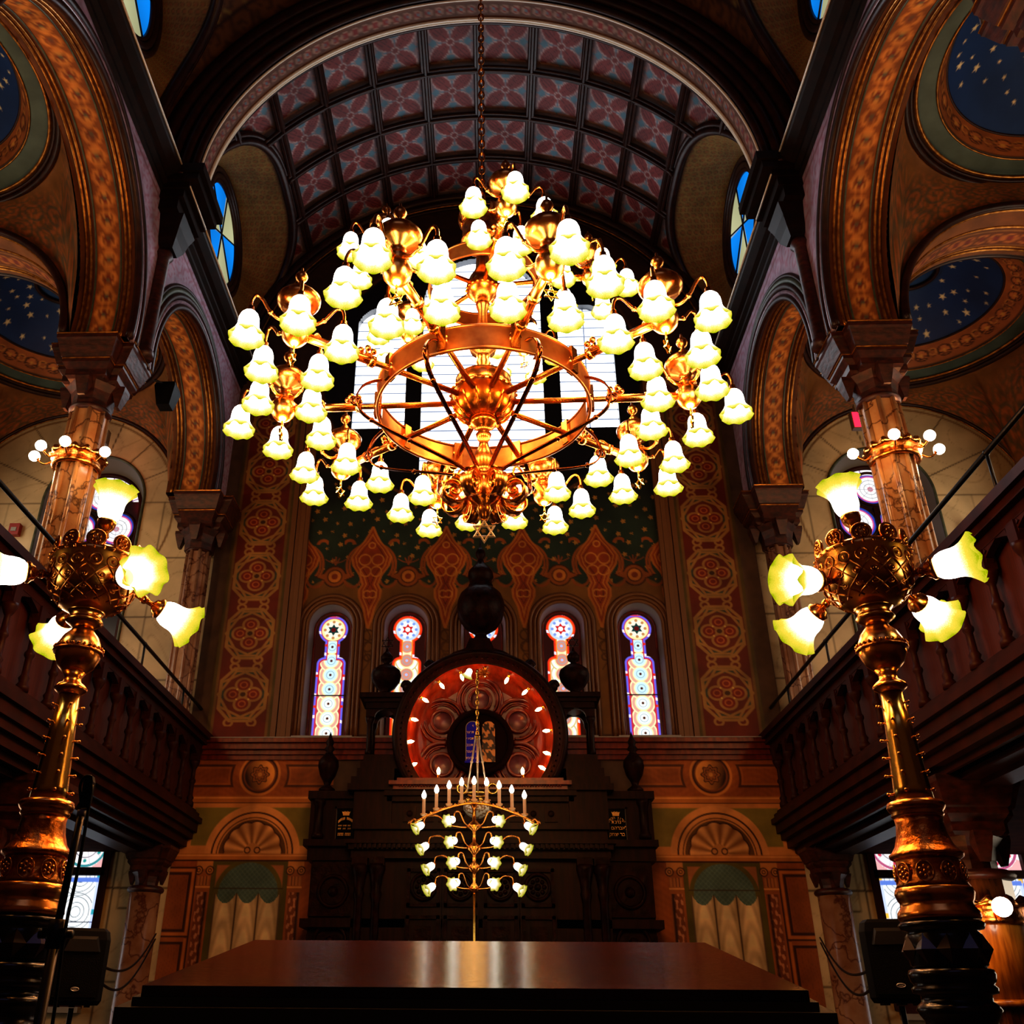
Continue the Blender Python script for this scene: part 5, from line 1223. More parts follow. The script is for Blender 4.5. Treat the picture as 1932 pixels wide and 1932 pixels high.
for k in range(12):
    a = 2*pi*k/12; m.strap(bez([(.18*math.cos(a), .18*math.sin(a), 1.9), (.21*math.cos(a), .21*math.sin(a), 1.97), (.2*math.cos(a), .2*math.sin(a), 2.02)], 4), .035, .004, side=(-math.sin(a), math.cos(a), 0))
m.build('crown', BRASS_D, ch)
def hoop(R, z0, z1, name, w=.022):
    m = MB(); m.lathe([(R, z0), (R, z1)], 72, cap=False); m.lathe([(R-.006, z0), (R-.006, z1)], 72, cap=False)
    for z in (z0, z1): m.tube([((R-.003)*math.cos(t), (R-.003)*math.sin(t), z) for t in np.linspace(0, 2*pi, 91)[:-1]], w*.6, 8, closed=True)
    return m.build(name, mat('hoop_brass_'+name, '#c8874a', rough=.32, metal=.85, col2='#9a5a2a', nscale=6), ch)
hoop(.84, -.1, .1, 'main_hoop'); hoop(.46, 1.14, 1.28, 'upper_hoop', .018)
# chain to the vault
m = MB(); n = 0; z = 2.12; top = 19.0-CZ
while z < top:
    ax = (1, 0, 0) if n % 2 else (0, 1, 0)
    m.tube([(.026*math.cos(t)*ax[0], .026*math.cos(t)*ax[1], z+.05+.055*math.sin(t)) for t in np.linspace(0, 2*pi, 13)[:-1]], .0085, 5, closed=True); z += .085; n += 1
m.build('chain', BRASS_D, ch)
m = MB(); m.lathe([(.03, top-.2), (.12, top-.1), (.22, top), (.24, top+.08)], 20); m.build('ceiling_rose', DARKMOULD, ch)
# scroll straps and base scrolls
st = MB(); st.strap(bez([(.13, 0, -.66), (.26, 0, -.6), (.5, 0, -.52), (.78, 0, -.43), (.97, 0, -.34), (1.03, 0, -.22), (.99, 0, -.1), (.91, 0, -.03), (.84, 0, 0)], 7), .017, .006, side=(0, 1, 0))
st.tube([(1.03+.035*math.cos(t), 0, -.24+.035*math.sin(t)) for t in np.linspace(0, 2*pi, 17)[:-1]], .012, 6, closed=True); st.sphere((.9, 0, -.38), .022, 8, 6); st.sphere((.6, 0, -.49), .02, 8, 6)
sp = MB(); pts = []
for i in range(44):
    t = i/43*3.3*pi; r = .125*(1-i/43*.72); pts.append((.25+r*math.cos(pi/2-t*-1), 0, -.85+r*math.sin(pi/2-t*-1)))
sp.strap([(.1, 0, -.7), (.15, 0, -.72)]+pts, .045, .005, side=(0, 1, 0)); sp.sphere((.25, 0, -.85), .03, 10, 6)
s0 = st.build('scroll_strap', BRASS_R, ch); p0 = sp.build('base_scroll', BRASS, ch)
for k in range(8):
    for o0 in (s0, p0):
        o = o0 if k == 0 else o0.copy()
        if k: COL.objects.link(o); o.parent = ch
        o.rotation_euler = (0, 0, math.radians(22.5+45*k))
m = MB()
for r in (0, pi): m.tube([(.085*math.sin(r+2*pi*k/3), -.01, -1.15+.085*math.cos(r+2*pi*k/3)) for k in range(3)], .014, 6, closed=True, smooth=False)
m.tube([(0, 0, -1.08), (0, 0, -1.0)], .012, 6); m.build('star_pendant', mat('pale_silver_gilt', '#f0e4cc', rough=.35, metal=.8), ch)
# lamp arms: bar, urn, five goosenecks, five shades, small star
def lamp_arm(L, k, r0, name, hoopr):
    a = empty(name, (0, 0, 0), parent=ch)
    m = MB(); m.tube([(r0, 0, 0), (L-.07*k, 0, 0)], .024*k, 10); m.tube([(L*.62, 0, 0), (L-.1*k, 0, 0)], .034*k, 12)
    for x in (L*.62, hoopr, L*.8): m.tube([(x-.02, 0, 0), (x+.02, 0, 0)], .046*k, 12)
    m.box(hoopr-.03, hoopr+.03, -.035, .035, -.1*k, .12*k)
    for q in range(5): m.sphere((hoopr+.2*k+.05*k*math.cos(q*2*pi/5), .05*k*math.sin(q*2*pi/5), .07*k), .026*k, 8, 5)
    m.tube([(hoopr+.2*k, 0, 0), (hoopr+.2*k, 0, .08*k)], .015*k, 6); m.build('bar', BRASS, a)
    m = MB(); m.lathe([(r*k, z*k) for r, z in [(.001, -.12), (.025, -.11), (.06, -.09), (.09, -.05), (.1, 0), (.09, .05), (.06, .085), (.05, .1), (.075, .115), (.05, .13), (.045, .17), (.06, .2), (.12, .225), (.155, .27), (.16, .31), (.13, .35), (.06, .38), (.03, .4), (.045, .42), (.02, .45), (.015, .47), (.035, .49), (.048, .52), (.035, .555), (.012, .575), (.008, .61)]], 24, M=T(L, 0, 0)); m.build('urn', BRASS, a)
    g = MB(); g.tube(bez([(.05, 0, .11), (.12, 0, .07), (.2, 0, .1), (.27, 0, .19), (.32, 0, .2), (.345, 0, .14), (.345, 0, .07)], 5), .0125, 8); g.lathe([(.012, .09), (.024, .085), (.024, .06), (.034, .05), (.036, .03), (.02, .025)], 14, M=T(.345, 0, 0)); g.sphere((.2, 0, .1), .02, 8, 5)
    g0 = g.build('gooseneck', BRASS, a)
    h = MB(); tulip(h); h0 = h.build('shade', SHADE, a)
    for i in range(5):
        t = i*2*pi/5
        gi = g0 if i == 0 else g0.copy(); hi = h0 if i == 0 else h0.copy()
        if i:
            for o in (gi, hi): COL.objects.link(o); o.parent = a
        gi.location = (L, 0, 0); gi.rotation_euler = (0, 0, t); gi.scale = (k, k, k)
        hi.location = (L+.345*k*math.cos(t), .345*k*math.sin(t), .04*k); hi.rotation_euler = (0, 0, t+.3*i); hi.scale = (k, k, k)
    m = MB()
    for r in (0, pi): m.tube([(L, .05*k*math.sin(r+2*pi*q/3), -.24*k+.05*k*math.cos(r+2*pi*q/3)) for q in range(3)], .009*k, 6, closed=True, smooth=False)
    m.tube([(L, 0, -.11*k), (L, 0, -.19*k)], .008*k, 6); m.build('star_drop', BRASS_Y, a)
    return a
proto = lamp_arm(1.61, 1., .2, 'lamp_arm', .84)
for i in range(10):
    a = proto if i == 0 else copy_tree(proto, ch)
    t = math.radians(-2+36*i); a.rotation_euler = (0, 0, t)
    point('bulb_light', (CX+1.61*math.cos(t), CYY+1.61*math.sin(t), CZ-.16), 95, '#ffa650')
up = lamp_arm(.92, .84, .1, 'upper_lamp_arm', .46); up.location = (0, 0, 1.2)
for i, d in enumerate((-78, -6, 66, 138, 210)):
    a = up if i == 0 else copy_tree(up, ch)
    t = math.radians(d); a.rotation_euler = (0, 0, t)
    point('bulb_light', (CX+.92*math.cos(t), CYY+.92*math.sin(t), CZ+1.05), 75, '#ffa650')

# ---- the two brass standard lamps on black posts
def torchere(x, y, label, arms, up_tilt):
    t = empty('standard_lamp', (x, y, 2.5), label=label, cat='lamp', group='brass standard lamps on the platform'); z0 = 2.5
    def L(name, prof, mt, n=36, fn=None):
        m = MB(); m.lathe([(r, z-z0) for r, z in prof], n, fn=fn); return m.build(name, mt, t)
    L('foot_ring', [(.13, 2.5), (.134, 2.51), (.132, 2.525), (.12, 2.54), (.118, 2.555), (.124, 2.565), (.13, 2.585), (.126, 2.6), (.12, 2.605)], BRASS)
    o = L('drum', [(.122, 2.605), (.114, 2.62), (.11, 2.65), (.105, 2.69), (.106, 2.695)], BRASS_D)
    m = MB()
    for k in range(9):
        a = 2*pi*k/9; c, s_ = math.cos(a), math.sin(a)
        M_ = T(.112*c, .112*s_, 2.65-z0) @ rotz(a) @ Matrix.Rotation(pi/2, 4, 'Y')
        m.tube([M_ @ Vector((.034*math.cos(q), .027*math.sin(q), 0)) for q in np.linspace(0, 2*pi, 17)[:-1]], .004, 6, closed=True)
        for q in range(6): m.sphere(M_ @ Vector((.016*math.cos(q*pi/3), .016*math.sin(q*pi/3), .002)), .007, 6, 4)
        m.sphere(M_ @ Vector((0, 0, .003)), .007, 6, 4)
    m.build('oval_medallions', BRASS, o)
    L('bell', [(.106, 2.695), (.122, 2.705), (.124, 2.715), (.112, 2.725), (.098, 2.745), (.086, 2.78), (.08, 2.82), (.082, 2.84)], BRASS_D)
    L('collar', [(.082, 2.84), (.09, 2.85), (.086, 2.86), (.094, 2.868), (.1, 2.88), (.096, 2.895), (.075, 2.9), (.07, 2.905)], BRASS)
    c = L('cone', [(.068, 2.9), (.064, 2.95), (.05, 3.15), (.04, 3.31)], BRASS_Y)
    m = MB()
    m.tube([(0, 0, 0), (.016, 0, 0)], .004, 6); m.sphere((.018, 0, 0), .0065, 8, 5); pg = None
    for i in range(6):
        z = 2.93+i*.066; r = .067-(z-2.9)*.068
        for k in range(5):
            a = 2*pi*k/5+.3
            if pg is None: pg = m.build('peg', BRASS, c); q = pg
            else: q = pg.copy(); COL.objects.link(q); q.parent = c
            q.location = (r*math.cos(a), r*math.sin(a), z-z0); q.rotation_euler = (0, 0, a)
    L('neck', [(.04, 3.31), (.06, 3.325), (.064, 3.335), (.05, 3.35), (.035, 3.36), (.032, 3.38), (.045, 3.4)], BRASS)
    o = L('globe', [(.045, 3.4), (.07, 3.425), (.086, 3.46), (.089, 3.49), (.086, 3.515), (.07, 3.55), (.048, 3.575), (.04, 3.59)], BRASS)
    m = MB(); m.tube([(.091*math.cos(q), .091*math.sin(q), 3.485-z0) for q in np.linspace(0, 2*pi, 41)[:-1]], .008, 6, closed=True)
    for k in range(26): m.sphere((.093*math.cos(2*pi*k/26), .093*math.sin(2*pi*k/26), 3.5-z0), .007, 6, 4)
    m.build('beaded_band', BRASS_D, o)
    L('bowl_stem', [(.04, 3.59), (.055, 3.6), (.075, 3.615), (.07, 3.625), (.06, 3.64), (.07, 3.655), (.075, 3.66)], BRASS)
    o = L('bowl', [(.075, 3.66), (.115, 3.68), (.15, 3.715), (.172, 3.76), (.18, 3.81), (.18, 3.86), (.186, 3.87), (.186, 3.89), (.178, 3.9), (.16, 3.9), (.14, 3.92), (.03, 3.97)], BRASS)
    m = MB()
    for k in range(16):
        a = 2*pi*k/16
        for (r, z, q) in ((.179, 3.83, .024), (.172, 3.765, .012), (.15, 3.722, .012)): 
            b2 = a+(pi/16 if z < 3.8 else 0); M_ = T(r*math.cos(b2), r*math.sin(b2), z-z0) @ rotz(b2) @ Matrix.Rotation(pi/2, 4, 'Y'); m.tube([M_ @ Vector((q*math.cos(w), q*math.sin(w), 0)) for w in np.linspace(0, 2*pi, 13)[:-1]], .0045, 5, closed=True); m.sphere(M_ @ Vector((0, 0, 0)), .009, 6, 4)
    for k in range(14):
        for q in (-1, 1): m.tube([(r*math.cos(2*pi*k/14+q*w), r*math.sin(2*pi*k/14+q*w), z-z0) for r, z, w in ((.181, 3.81, 0), (.178, 3.785, .15), (.172, 3.757, .3), (.161, 3.73, .46), (.15, 3.713, .62), (.133, 3.697, .8), (.116, 3.68, 1.0))], .0035, 5)
    for k in range(30): m.sphere((.188*math.cos(2*pi*k/30), .188*math.sin(2*pi*k/30), 3.88-z0), .007, 6, 4)
    m.build('pierced_ornament', BRASS_D, o)
    m = MB()
    for k in range(10):
        a = 2*pi*k/10; M_ = T(.172*math.cos(a), .172*math.sin(a), 3.925-z0) @ rotz(a) @ Matrix.Rotation(pi/2, 4, 'Y')
        m.tube([M_ @ Vector((.034*math.cos(w), .034*math.sin(w), 0)) for w in np.linspace(0, 2*pi, 17)[:-1]], .008, 6, closed=True); m.lathe([(.0, .004), (.03, 0)], 12, M=M_, cap=False)
        for q in range(6): m.sphere(M_ @ Vector((.017*math.cos(q*pi/3), .017*math.sin(q*pi/3), .004)), .008, 6, 4)
    m.build('rosette_cresting', BRASS_D, o)
    for (deg, tilt, z, ln) in arms:
        a = math.radians(deg); c_, s_ = math.cos(a), math.sin(a)
        d = Vector((c_*math.cos(tilt), s_*math.cos(tilt), math.sin(tilt)))
        p0 = Vector((.17*c_, .17*s_, z-z0)); p1 = p0+d*ln
        ar = empty('lamp_arm', (0, 0, 0), parent=t)
        m = MB(); m.tube([p0, p1], .012, 8); m.sphere(p0+d*ln*.5, .02, 8, 6); Q = d.to_track_quat('Z', 'Y').to_matrix().to_4x4()
        m.lathe([(.014, -.02), (.03, -.01), (.034, .0), (.046, .01), (.046, .022), (.03, .026)], 16, M=T(*p1) @ Q); m.tube([p0+d*ln*.6-Vector((-s_, c_, 0))*.02, p0+d*ln*.6+Vector((-s_, c_, 0))*.02], .006, 6); m.build('arm_bar', BRASS, ar)
        h = MB(); tulip(h, .165, .1, 48, 8, .2); o = h.build('shade', SHADE_BIG, ar); o.location = p1+d*.015; o.rotation_euler = (-d).to_track_quat('Z', 'Y').to_euler()
        point('bulb_light', Vector((x, y, z0))+p1+d*.3, 5, '#ffa650', .05)
    d = Vector(up_tilt).normalized(); p1 = Vector((0, 0, 4.03-z0))+Vector((d.x*.06, d.y*.06, 0)); ar = empty('lamp_arm', (0, 0, 0), parent=t)
    m = MB(); m.tube([(0, 0, 3.96-z0), p1], .012, 8); Q = d.to_track_quat('Z', 'Y').to_matrix().to_4x4(); m.lathe([(.014, -.03), (.026, -.02), (.02, 0), (.036, .02), (.04, .04), (.04, .055), (.03, .06)], 16, M=T(*p1) @ Q); m.sphere(p1-d*.05, .022, 10, 6); m.build('arm_bar', BRASS, ar)
    h = MB(); tulip(h, .165, .092, 48, 8, .22); o = h.build('shade', SHADE_BIG, ar); o.location = p1+d*.05; o.rotation_euler = (-d).to_track_quat('Z', 'Y').to_euler()
    point('bulb_light', Vector((x, y, z0))+p1+d*.4, 5, '#ffa650', .05)
    return t
torchere(-1.549, 3.6, 'tall polished brass standard lamp behind the microphone stand', ((214, -.12, 3.79, .07), (320, -.1, 3.75, .08), (128, -.35, 3.8, .17), (42, -.3, 3.8, .125)), (.12, -.1, 1))
torchere(1.668, 3.6, 'tall polished brass standard lamp by the column with the lit golden sleeve', ((200, -.12, 3.755, .06), (325, .05, 3.765, .065), (125, -.45, 3.77, .08), (34, -.32, 3.81, .15)), (-.13, 0, 1))
def post(x, y, label):
    t = empty('lamp_post', (x, y, 1.15), label=label, cat='post', group='black turned posts under the brass lamps'); z0 = 1.15
    m = MB(); m.lathe([(.2, 1.15), (.2, 1.5), (.16, 1.55), (.13, 1.7), (.13, 2.06), (.16, 2.1), (.17, 2.13), (.13, 2.16), (.125, 2.19), (.14, 2.21), (.15, 2.225), (.14, 2.24), (.125, 2.25), (.125, 2.27), (.15, 2.275), (.152, 2.29), (.14, 2.3), (.15, 2.31), (.155, 2.33), (.15, 2.345), (.13, 2.35)], 36, M=T(0, 0, -z0) @ Matrix.Diagonal((.88, .88, 1, 1))); m.build('turned_shaft', BLACKWOOD, t)
    m = MB(); m.lathe([(.125, 2.35), (.138, 2.36), (.14, 2.45), (.125, 2.465), (.15, 2.47), (.158, 2.485), (.145, 2.496)], 36, M=T(0, 0, -z0) @ Matrix.Diagonal((.88, .88, 1, 1))); m.build('capping', BLACKWOOD, t)
    m = MB()
    for k in range(10):
        a = 2*pi*k/10; M_ = rotz(a); R = .121
        m.add([(R, -.04, 2.405-z0), (R, 0, 2.36-z0), (R, .04, 2.405-z0), (R, 0, 2.455-z0), (R+.026, 0, 2.405-z0)], [(0, 1, 4), (1, 2, 4), (2, 3, 4), (3, 0, 4)], M=M_)
    m.build('diamond_band', mat('ebonised_diamond', '#2a1208', rough=.3, coat=.3), t)
    return t
post(-1.549, 3.6, 'black turned wooden post under the brass lamp behind the microphone stand'); post(1.668, 3.6, 'black turned wooden post with a diamond band under the brass lamp')

# ---- menorah with nine candles and four tiers of tulip lamps
MX, MY = -.115, 13.5
me_ = empty('menorah', (MX, MY, .9), label='brass menorah with nine electric candles and four tiers of tulip lamps on a tall pole', cat='menorah'); Z = lambda z: z-.9
m = MB(); m.lathe([(.3, 0), (.28, .06), (.1, .12), (.04, .2), (.022, .4), (.02, Z(3.62))], 20); m.build('pole', BRASS_Y, me_)
m = MB(); m.lathe([(.02, Z(3.62)), (.06, Z(3.66)), (.06, Z(3.72)), (.025, Z(3.76)), (.022, Z(3.86)), (.03, Z(3.88)), (.085, Z(3.93)), (.085, Z(3.97)), (.03, Z(4.02)), (.022, Z(4.1)), (.03, Z(4.12)), (.1, Z(4.18)), (.1, Z(4.22)), (.03, Z(4.28)), (.022, Z(4.4)), (.03, Z(4.42)), (.11, Z(4.47)), (.11, Z(4.5)), (.03, Z(4.56)), (.025, Z(4.7)), (.05, Z(4.78))], 18); m.build('stem', BRASS, me_)
m = MB(); m.tube([(x, 0, Z(4.8)-.26*(abs(x)/.83)**1.7) for x in np.linspace(-.83, .83, 33)], .018, 8)
for q in (-1, 1): m.tube([(q*.83+.04*math.cos(t), 0, Z(4.54)+.04*math.sin(t)) for t in np.linspace(0, 2*pi, 13)[:-1]], .012, 6, closed=True); m.sphere((q*.89, 0, Z(4.53)), .03, 8, 6)
for x in np.linspace(-.7, .7, 30): m.sphere((x, 0, Z(4.8)-.26*(abs(x)/.83)**1.7+.02), .014, 6, 4)
m.build('candle_bar', BRASS, me_)
cm = MB(); cm.lathe([(.02, -.02), (.045, .0), (.05, .02), (.024, .03), (.024, .22)], 12)
bm_ = MB(); bm_.lathe([(.012, .22), (.032, .25), (.034, .275), (.02, .31), (.004, .34)], 10, cap=False)
c0 = None
for i in range(9):
    x = -.7+i*.175; z = Z(4.8)-.26*(abs(x)/.83)**1.7+.03
    if c0 is None: c0 = cm.build('candle', CANDLE, me_); b0 = bm_.build('flame_bulb', BULB_W, c0); c = c0
    else: c = copy_tree(c0, me_)
    c.location = (x, 0, z)
for (zt, r, n) in ((4.5, .70, 4), (4.23, .63, 4), (3.97, .545, 4), (3.71, .53, 4)):
    for xq, yq in ((-r, .05), (-r*.38, -.3), (r*.38, -.3), (r, .05)):
        ar = empty('lamp_arm', (0, 0, 0), parent=me_); L_ = math.hypot(xq, yq); d = Vector((xq/L_, yq/L_, 0)); z = Z(zt)
        m = MB(); m.tube(bez([d*.03+Vector((0, 0, z-.03)), d*L_*.45+Vector((0, 0, z+.0)), d*L_*.72+Vector((0, 0, z+.13)), d*L_*.95+Vector((0, 0, z+.12)), d*L_+Vector((0, 0, z+.04))], 6), .011, 6); m.sphere(d*L_+Vector((0, 0, z+.03)), .028, 8, 6); m.build('arm_bar', BRASS, ar)
        h = MB(); tulip(h, .16, .085, 24, 6, .3); o = h.build('shade', SHADE_SM, ar); dd = Vector((d.x*.75, -.7, -.25)) if abs(yq) > .1 else Vector((d.x*.8, -.35, -.55)); dd.normalize()
        o.location = d*L_+Vector((0, 0, z+.03)); o.rotation_euler = (-dd).to_track_quat('Z', 'Y').to_euler()
for zt in (4.4, 3.85): point('bulb_light', (MX, MY-.75, zt), 5, '#ffc070', .2)

# ---- eternal light on a chain and three rods
EX, EY = -.075, 13.9
et = empty('eternal_light', (EX, EY, 6.8), label='brass eternal light hanging by three rods with a crystal bowl before the round niche', cat='lamp')
m = MB(); z = -.0; k = 0
while z > -.95:
    ax = (1, 0) if k % 2 else (0, 1); m.tube([(.018*math.cos(t)*ax[0], .018*math.cos(t)*ax[1], z-.05+.05*math.sin(t)) for t in np.linspace(0, 2*pi, 11)[:-1]], .011, 5, closed=True); z -= .08; k += 1
m.tube([(0, 0, 0), (0, .2, .12), (0, 1.05, .2)], .02, 6); m.build('chain', BRASS_Y, et)
for q in (-.15, .005, .14):
    m = MB(); m.tube([(q*.15, -.03, -.98), (q, -.05 if q in (-.15, .14) else .1, -1.78)], .014, 6); m.sphere((q*.55, -.04, -1.35), .024, 6, 4); m.build('rod', bpy.data.materials['pale_silver_gilt'], et)
m = MB(); m.tube([(.16*math.cos(t), .16*math.sin(t), -1.8) for t in np.linspace(0, 2*pi, 33)[:-1]], .016, 8, closed=True); m.sphere((0, 0, -.98), .05, 10, 6)
for q in (-1, 1): m.tube([(q*.22+.07*math.cos(t), 0, -1.72+.07*math.sin(t)) for t in np.linspace(0, 2*pi, 17)[:-1]], .014, 6, closed=True)
for k in range(10): m.sphere((.16*math.cos(k*pi/5), .16*math.sin(k*pi/5), -1.9), .035, 6, 4)
m.build('crown_ring', BRASS_Y, et)
m = MB(); m.lathe([(.15, -1.92), (.19, -1.96), (.19, -2.02), (.13, -2.1), (.04, -2.14)], 20, fn=lambda a, t, r, z: (r*(1+.05*math.cos(10*a)), z)); m.build('crystal_bowl', mat('cut_crystal', '#d8d2c4', rough=.12, col2='#8a6a48', nscale=26, lo=.48, hi=.55), et)
m = MB(); m.sphere((0, 0, -2.0), .07, 10, 6); m.build('bulb', BULB_W, et)
m = MB(); tulip(m, .14, .08, 24, 6, .3); o = m.build('flower_shade', SHADE_SM, et); o.location = (-.1, -.05, .06); o.rotation_euler = (.5, .5, 0)
m = MB()
for k in range(8):
    a = k*pi/4; m.tube([(.1, 0, 0), (.1+.09*math.cos(a), -.05, .09*math.sin(a))], [.03, .012], 6)
m.build('leaf_flower', BRASS_D, et)

# lights inside the niche
for k in range(9):
    a = pi*(-.12+1.24*k/8); point('niche_light', (AX+1.03*math.cos(a), AY-.1, ZR+1.03*math.sin(a)), 2.6, '#ff7a2c', .04)
for q in (-.85, .85): point('niche_light', (AX+q, AY-.25, 5.65), 2., '#ff8a3c', .04)
for s in (-1, 1):
    point('collar_and_fill_light', (s*5.0, CY[2]-.55, 8.75), 12, '#ffc07a', .1)
    for y in (CY[2]+.1, CY[1]+.1): point('collar_and_fill_light', (s*6.1, y, 8.95), 110, '#ffbe80', .1)  # stronger lamps added to light the aisles; the near column has no collar
point('collar_and_fill_light', (4.75, 10.3, 2.95), 14, '#ffb060', .1)
# ------------------------------------------------------------------ reading table, speakers, microphone
TX, HWT = .08, .63
tb = empty('reading_table', (TX, 2.45, 1.15), label='sloped dark mahogany reading table with a polished top across the picture foot', cat='table'); zf, zb, yf, yb = 2.245, 2.382, 2.0, 2.9
m = MB(); sl = (zb-zf)/(yb-yf)
def slab(m, hx, y0, y1, dz0, dz1):
    zz = lambda y, d: zf+(y-yf)*sl+d-1.15
    vs = [(x, y-2.45, zz(y, d)) for d in (dz0, dz1) for y in (y0, y1) for x in (-hx, hx)]
    m.add(vs, [(0, 2, 3, 1), (4, 5, 7, 6), (0, 1, 5, 4), (2, 6, 7, 3), (0, 4, 6, 2), (1, 3, 7, 5)])
slab(m, HWT, yf, yb, -.018, 0); m.build('tabletop', WOOD_TABLE, tb)
m = MB(); slab(m, HWT+.012, yf-.012, yb+.01, -.032, -.018); slab(m, HWT+.035, yf-.035, yb+.03, -.06, -.032); m.build('edge_moulding', BLACKWOOD, tb)
m = MB(); m.box(-HWT, HWT, yf-2.42, yb-2.48, .18, .95)
slab(m, HWT, yf+.02, yb-.02, -.3, -.06); m.box(-HWT-.03, HWT+.03, yf-2.48, yb-2.43, .0, .18); m.build('carcass', BLACKWOOD, tb)

def speaker(x, y, zb, rz, label, pole_label):
    t = empty('loudspeaker', (x, y, zb), rz, label=label, cat='speaker', group='black loudspeakers on stands')
    poly = [(-.16, -.14), (.16, -.14), (.19, -.06), (.14, .15), (-.14, .15), (-.19, -.06)]
    m = MB(); m.loft(poly, [(.9, .9, .0), (1, 1, .03), (1, 1, .42), (.93, .95, .475), (.8, .9, .495)]); m.build('cabinet', PLASTIC, t)
    m = MB(); m.box(-.145, .145, -.152, -.138, .05, .3); m.build('grille', GRILLE, t)
    m = MB(); m.loft([(-.13, 0), (.13, 0), (.1, .1), (-.1, .1)], [(1, 1, -.004), (.9, .8, .012)], M=T(0, -.146, .34) @ Matrix.Rotation(pi/2, 4, 'X')); m.build('horn', mat('horn_black', '#141416', rough=.3), t)
    m = MB(); m.tube([(.022*math.cos(a)*1.2, -.155, .1+.011*math.sin(a)) for a in np.linspace(0, 2*pi, 17)[:-1]], .0035, 6, closed=True); m.box(-.014, .014, -.156, -.154, .097, .103); m.build('badge', mat('badge_silver', '#b9b9bd', rough=.3, metal=.6), t)
    m = MB()
    for q in (-.1, 0, .1): m.box(q-.02, q+.02, -.12, .1, -.012, .0)
    m.build('foot_rail', PLASTIC, t)
    p = empty('speaker_stand', (x, y, 0), rz, label=pole_label, cat='stand', group='poles of the loudspeakers')
    m = MB(); m.tube([(0, 0, .3), (0, 0, zb-.016)], .018, 8); m.build('pole', IRON, p)
    for k in range(3):
        a = k*2*pi/3+.4; m = MB(); m.tube([(0, 0, .75), (.45*math.cos(a), .45*math.sin(a), .012)], .012, 6); m.build('leg', IRON, p)
    return t
SPL, SPR = (-2.86, 7.45), (2.77, 7.0)
speaker(SPL[0], SPL[1], 2.237, math.radians(22), 'black loudspeaker before the white leaded window, near the microphone stand', 'thin black pole under the loudspeaker by the microphone stand')
speaker(SPR[0], SPR[1], 2.286, math.radians(-14), 'black loudspeaker partly behind the black lamp post with the diamond band', 'thin black pole under the loudspeaker beside the black lamp post')
for s, (x, y) in ((-1, SPL), (1, SPR)):
    m = MB()
    for dz, dx in ((.24, .0), (.18, .03)):
        a = Vector((x+s*.02, y+.26, 2.3+dz)); e = Vector((s*4.93, 15.35, 2.95+dz*1.2)); m.tube([a.lerp(e, t)-Vector((0, 0, (.25+dx*4)*math.sin(pi*t)))+Vector((s*dx*math.sin(pi*t), 0, 0)) for t in np.linspace(0, 1, 24)], .012, 6)
    o = m.build('speaker_cable', PLASTIC); tag(o, 'dark cable running from the loudspeaker ' + ('by the microphone stand' if s < 0 else 'by the black lamp post') + ' to the pink marble column', 'cable')
# microphone on a tall stand
t = empty('microphone_stand', (-1.165, 3.0, 1.17), label='black microphone stand with a boom head and hanging cable before the brass lamp', cat='stand')
Zm = lambda z: z-1.17
m = MB(); m.tube([(0, 0, .0), (0, 0, Zm(2.42))], .016, 10); m.lathe([(.16, 0), (.16, .02), (.05, .035), (.02, .06)], 24); m.build('base_pole', IRON, t)
m = MB(); m.tube([(0, 0, Zm(2.4)), (.008, 0, Zm(2.745))], .0115, 10); m.build('upper_pole', IRON, t)
m = MB(); m.tube([(0, 0, Zm(2.36)), (0, 0, Zm(2.44))], .026, 10); m.box(-.035, .035, -.02, .02, Zm(2.395), Zm(2.415)); m.tube([(-.05, 0, Zm(2.4)), (.05, 0, Zm(2.4))], .012, 8); m.build('clamp', IRON, t)
m = MB(); m.tube([(.008, 0, Zm(2.735)), (.009, 0, Zm(2.755))], .014, 10); m.build('pale_collar', SILLM, t)
m = MB(); m.loft(SQ, [(.011, .01, Zm(2.76)), (.014, .012, Zm(2.79)), (.015, .012, Zm(2.84)), (.009, .01, Zm(2.858))], M=T(.016, 0, 0)); m.tube(bez([(.0, 0, Zm(2.78)), (-.012, 0, Zm(2.83)), (-.002, 0, Zm(2.858)), (.018, 0, Zm(2.858))], 5), .005, 8); m.build('microphone', PLASTIC, t)
m = MB(); m.tube(bez([(.03, -.01, Zm(2.83)), (.035, -.01, Zm(2.6)), (.03, -.01, Zm(2.4)), (.045, -.01, Zm(2.1)), (.05, -.02, Zm(1.4))], 8), .0055, 6); m.build('cable', PLASTIC, t)
t = empty('cup_holder', (-1.45, 2.95, 2.17), label='small pale-topped block clamped beside the microphone stand', cat='holder') if False else None
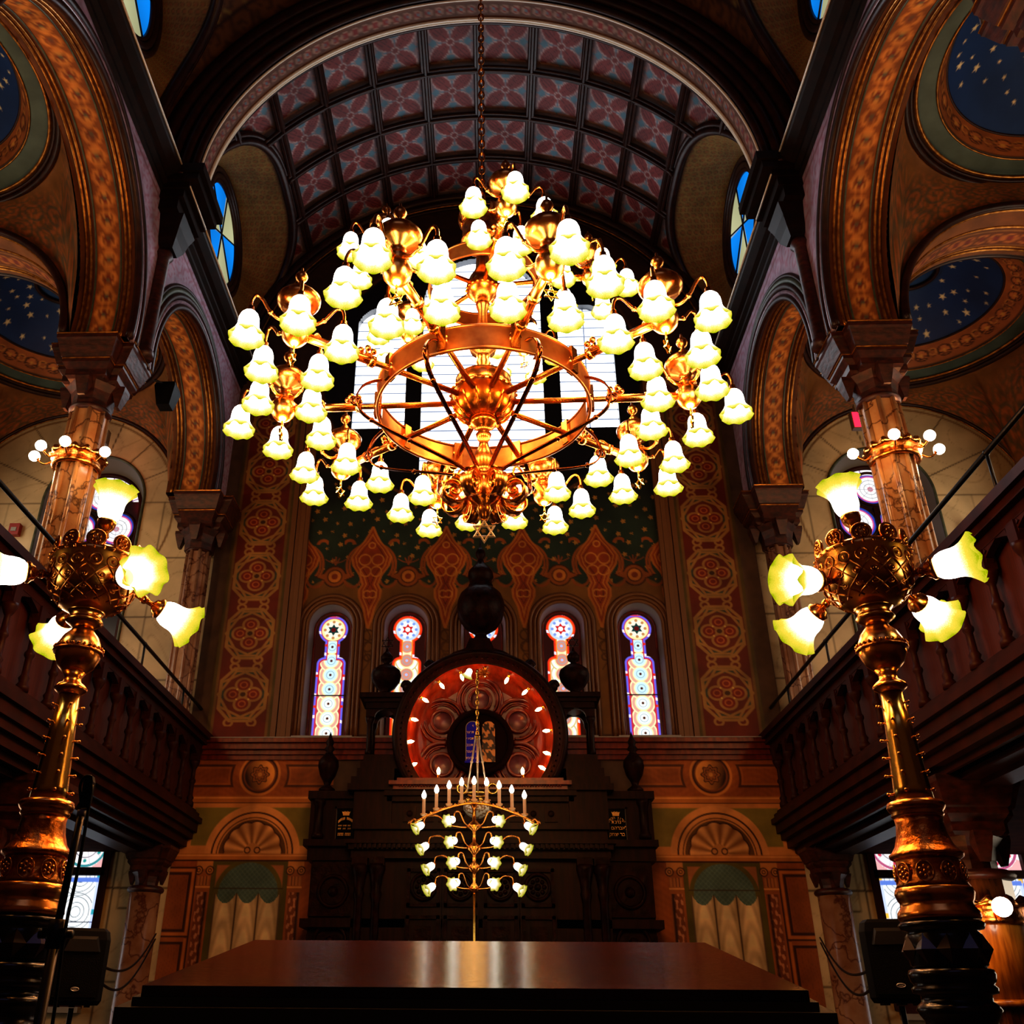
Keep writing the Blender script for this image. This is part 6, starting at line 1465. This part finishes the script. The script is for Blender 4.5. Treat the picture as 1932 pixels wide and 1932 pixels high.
# ------------------------------------------------------------------ camera, world, colour
w = bpy.data.worlds.new('world'); SC.world = w; w.use_nodes = True
w.node_tree.nodes['Background'].inputs[0].default_value = (.25, .3, .42, 1); w.node_tree.nodes['Background'].inputs[1].default_value = .02
# daylight entering through windows behind the viewer and the clerestory, plus unseen fill added for the aisles
def area(name, loc, rot, sx, sy, power, col):
    l = bpy.data.lights.new(name, 'AREA'); l.shape = 'RECTANGLE'; l.size = sx; l.size_y = sy; l.energy = power; l.color = lin(col)
    o = bpy.data.objects.new(name, l); COL.objects.link(o); o.location = loc; o.rotation_euler = rot; return o
area('entrance_rose_daylight', (0, -3.9, 11.5), (math.radians(100), 0, 0), 5, 5, 40, '#a8b0ff')
for s in (-1, 1):
    for y in (13.4, 8.9):
        area('gallery_side_fill', (s*10.2, y, 9.2), (0, s*math.radians(84), 0), 4.0, 2.2, 110, '#ffe9cc')  # added to brighten the aisle; unseen, stands in for side windows
    area('lower_side_fill', (s*10.2, 13.3, 3.0), (0, s*math.radians(88), 0), 2.4, 2.2, 45, '#ffe9cc')  # added unseen fill under the gallery; the wall there has no window
cam = bpy.data.cameras.new('camera'); co = bpy.data.objects.new('camera', cam); COL.objects.link(co); SC.camera = co
F = 1782.; W = 1932.
cam.sensor_width = 36; cam.sensor_fit = 'HORIZONTAL'; cam.lens = 36*F/W; cam.shift_x = (966-863)/W; cam.clip_start = .05
pi_, ya, ro = math.radians(28.02), math.radians(2.13), math.radians(.485)
R = Matrix.Rotation(ya, 4, 'Z') @ Matrix.Rotation(pi/2+pi_, 4, 'X') @ Matrix.Rotation(-ro*-1, 4, 'Z')
co.matrix_world = T(.12, 0, 2.2) @ R
SC.view_settings.view_transform = 'Standard'
try: SC.view_settings.look = 'Medium High Contrast'
except Exception: pass
SC.view_settings.exposure = 0.0
SC.cycles.max_bounces = 5; SC.cycles.diffuse_bounces = 3; SC.cycles.glossy_bounces = 3; SC.cycles.sample_clamp_indirect = 6; SC.cycles.use_denoising = True; SC.cycles.adaptive_threshold = .045
SC.cycles.caustics_reflective = False; SC.cycles.caustics_refractive = False
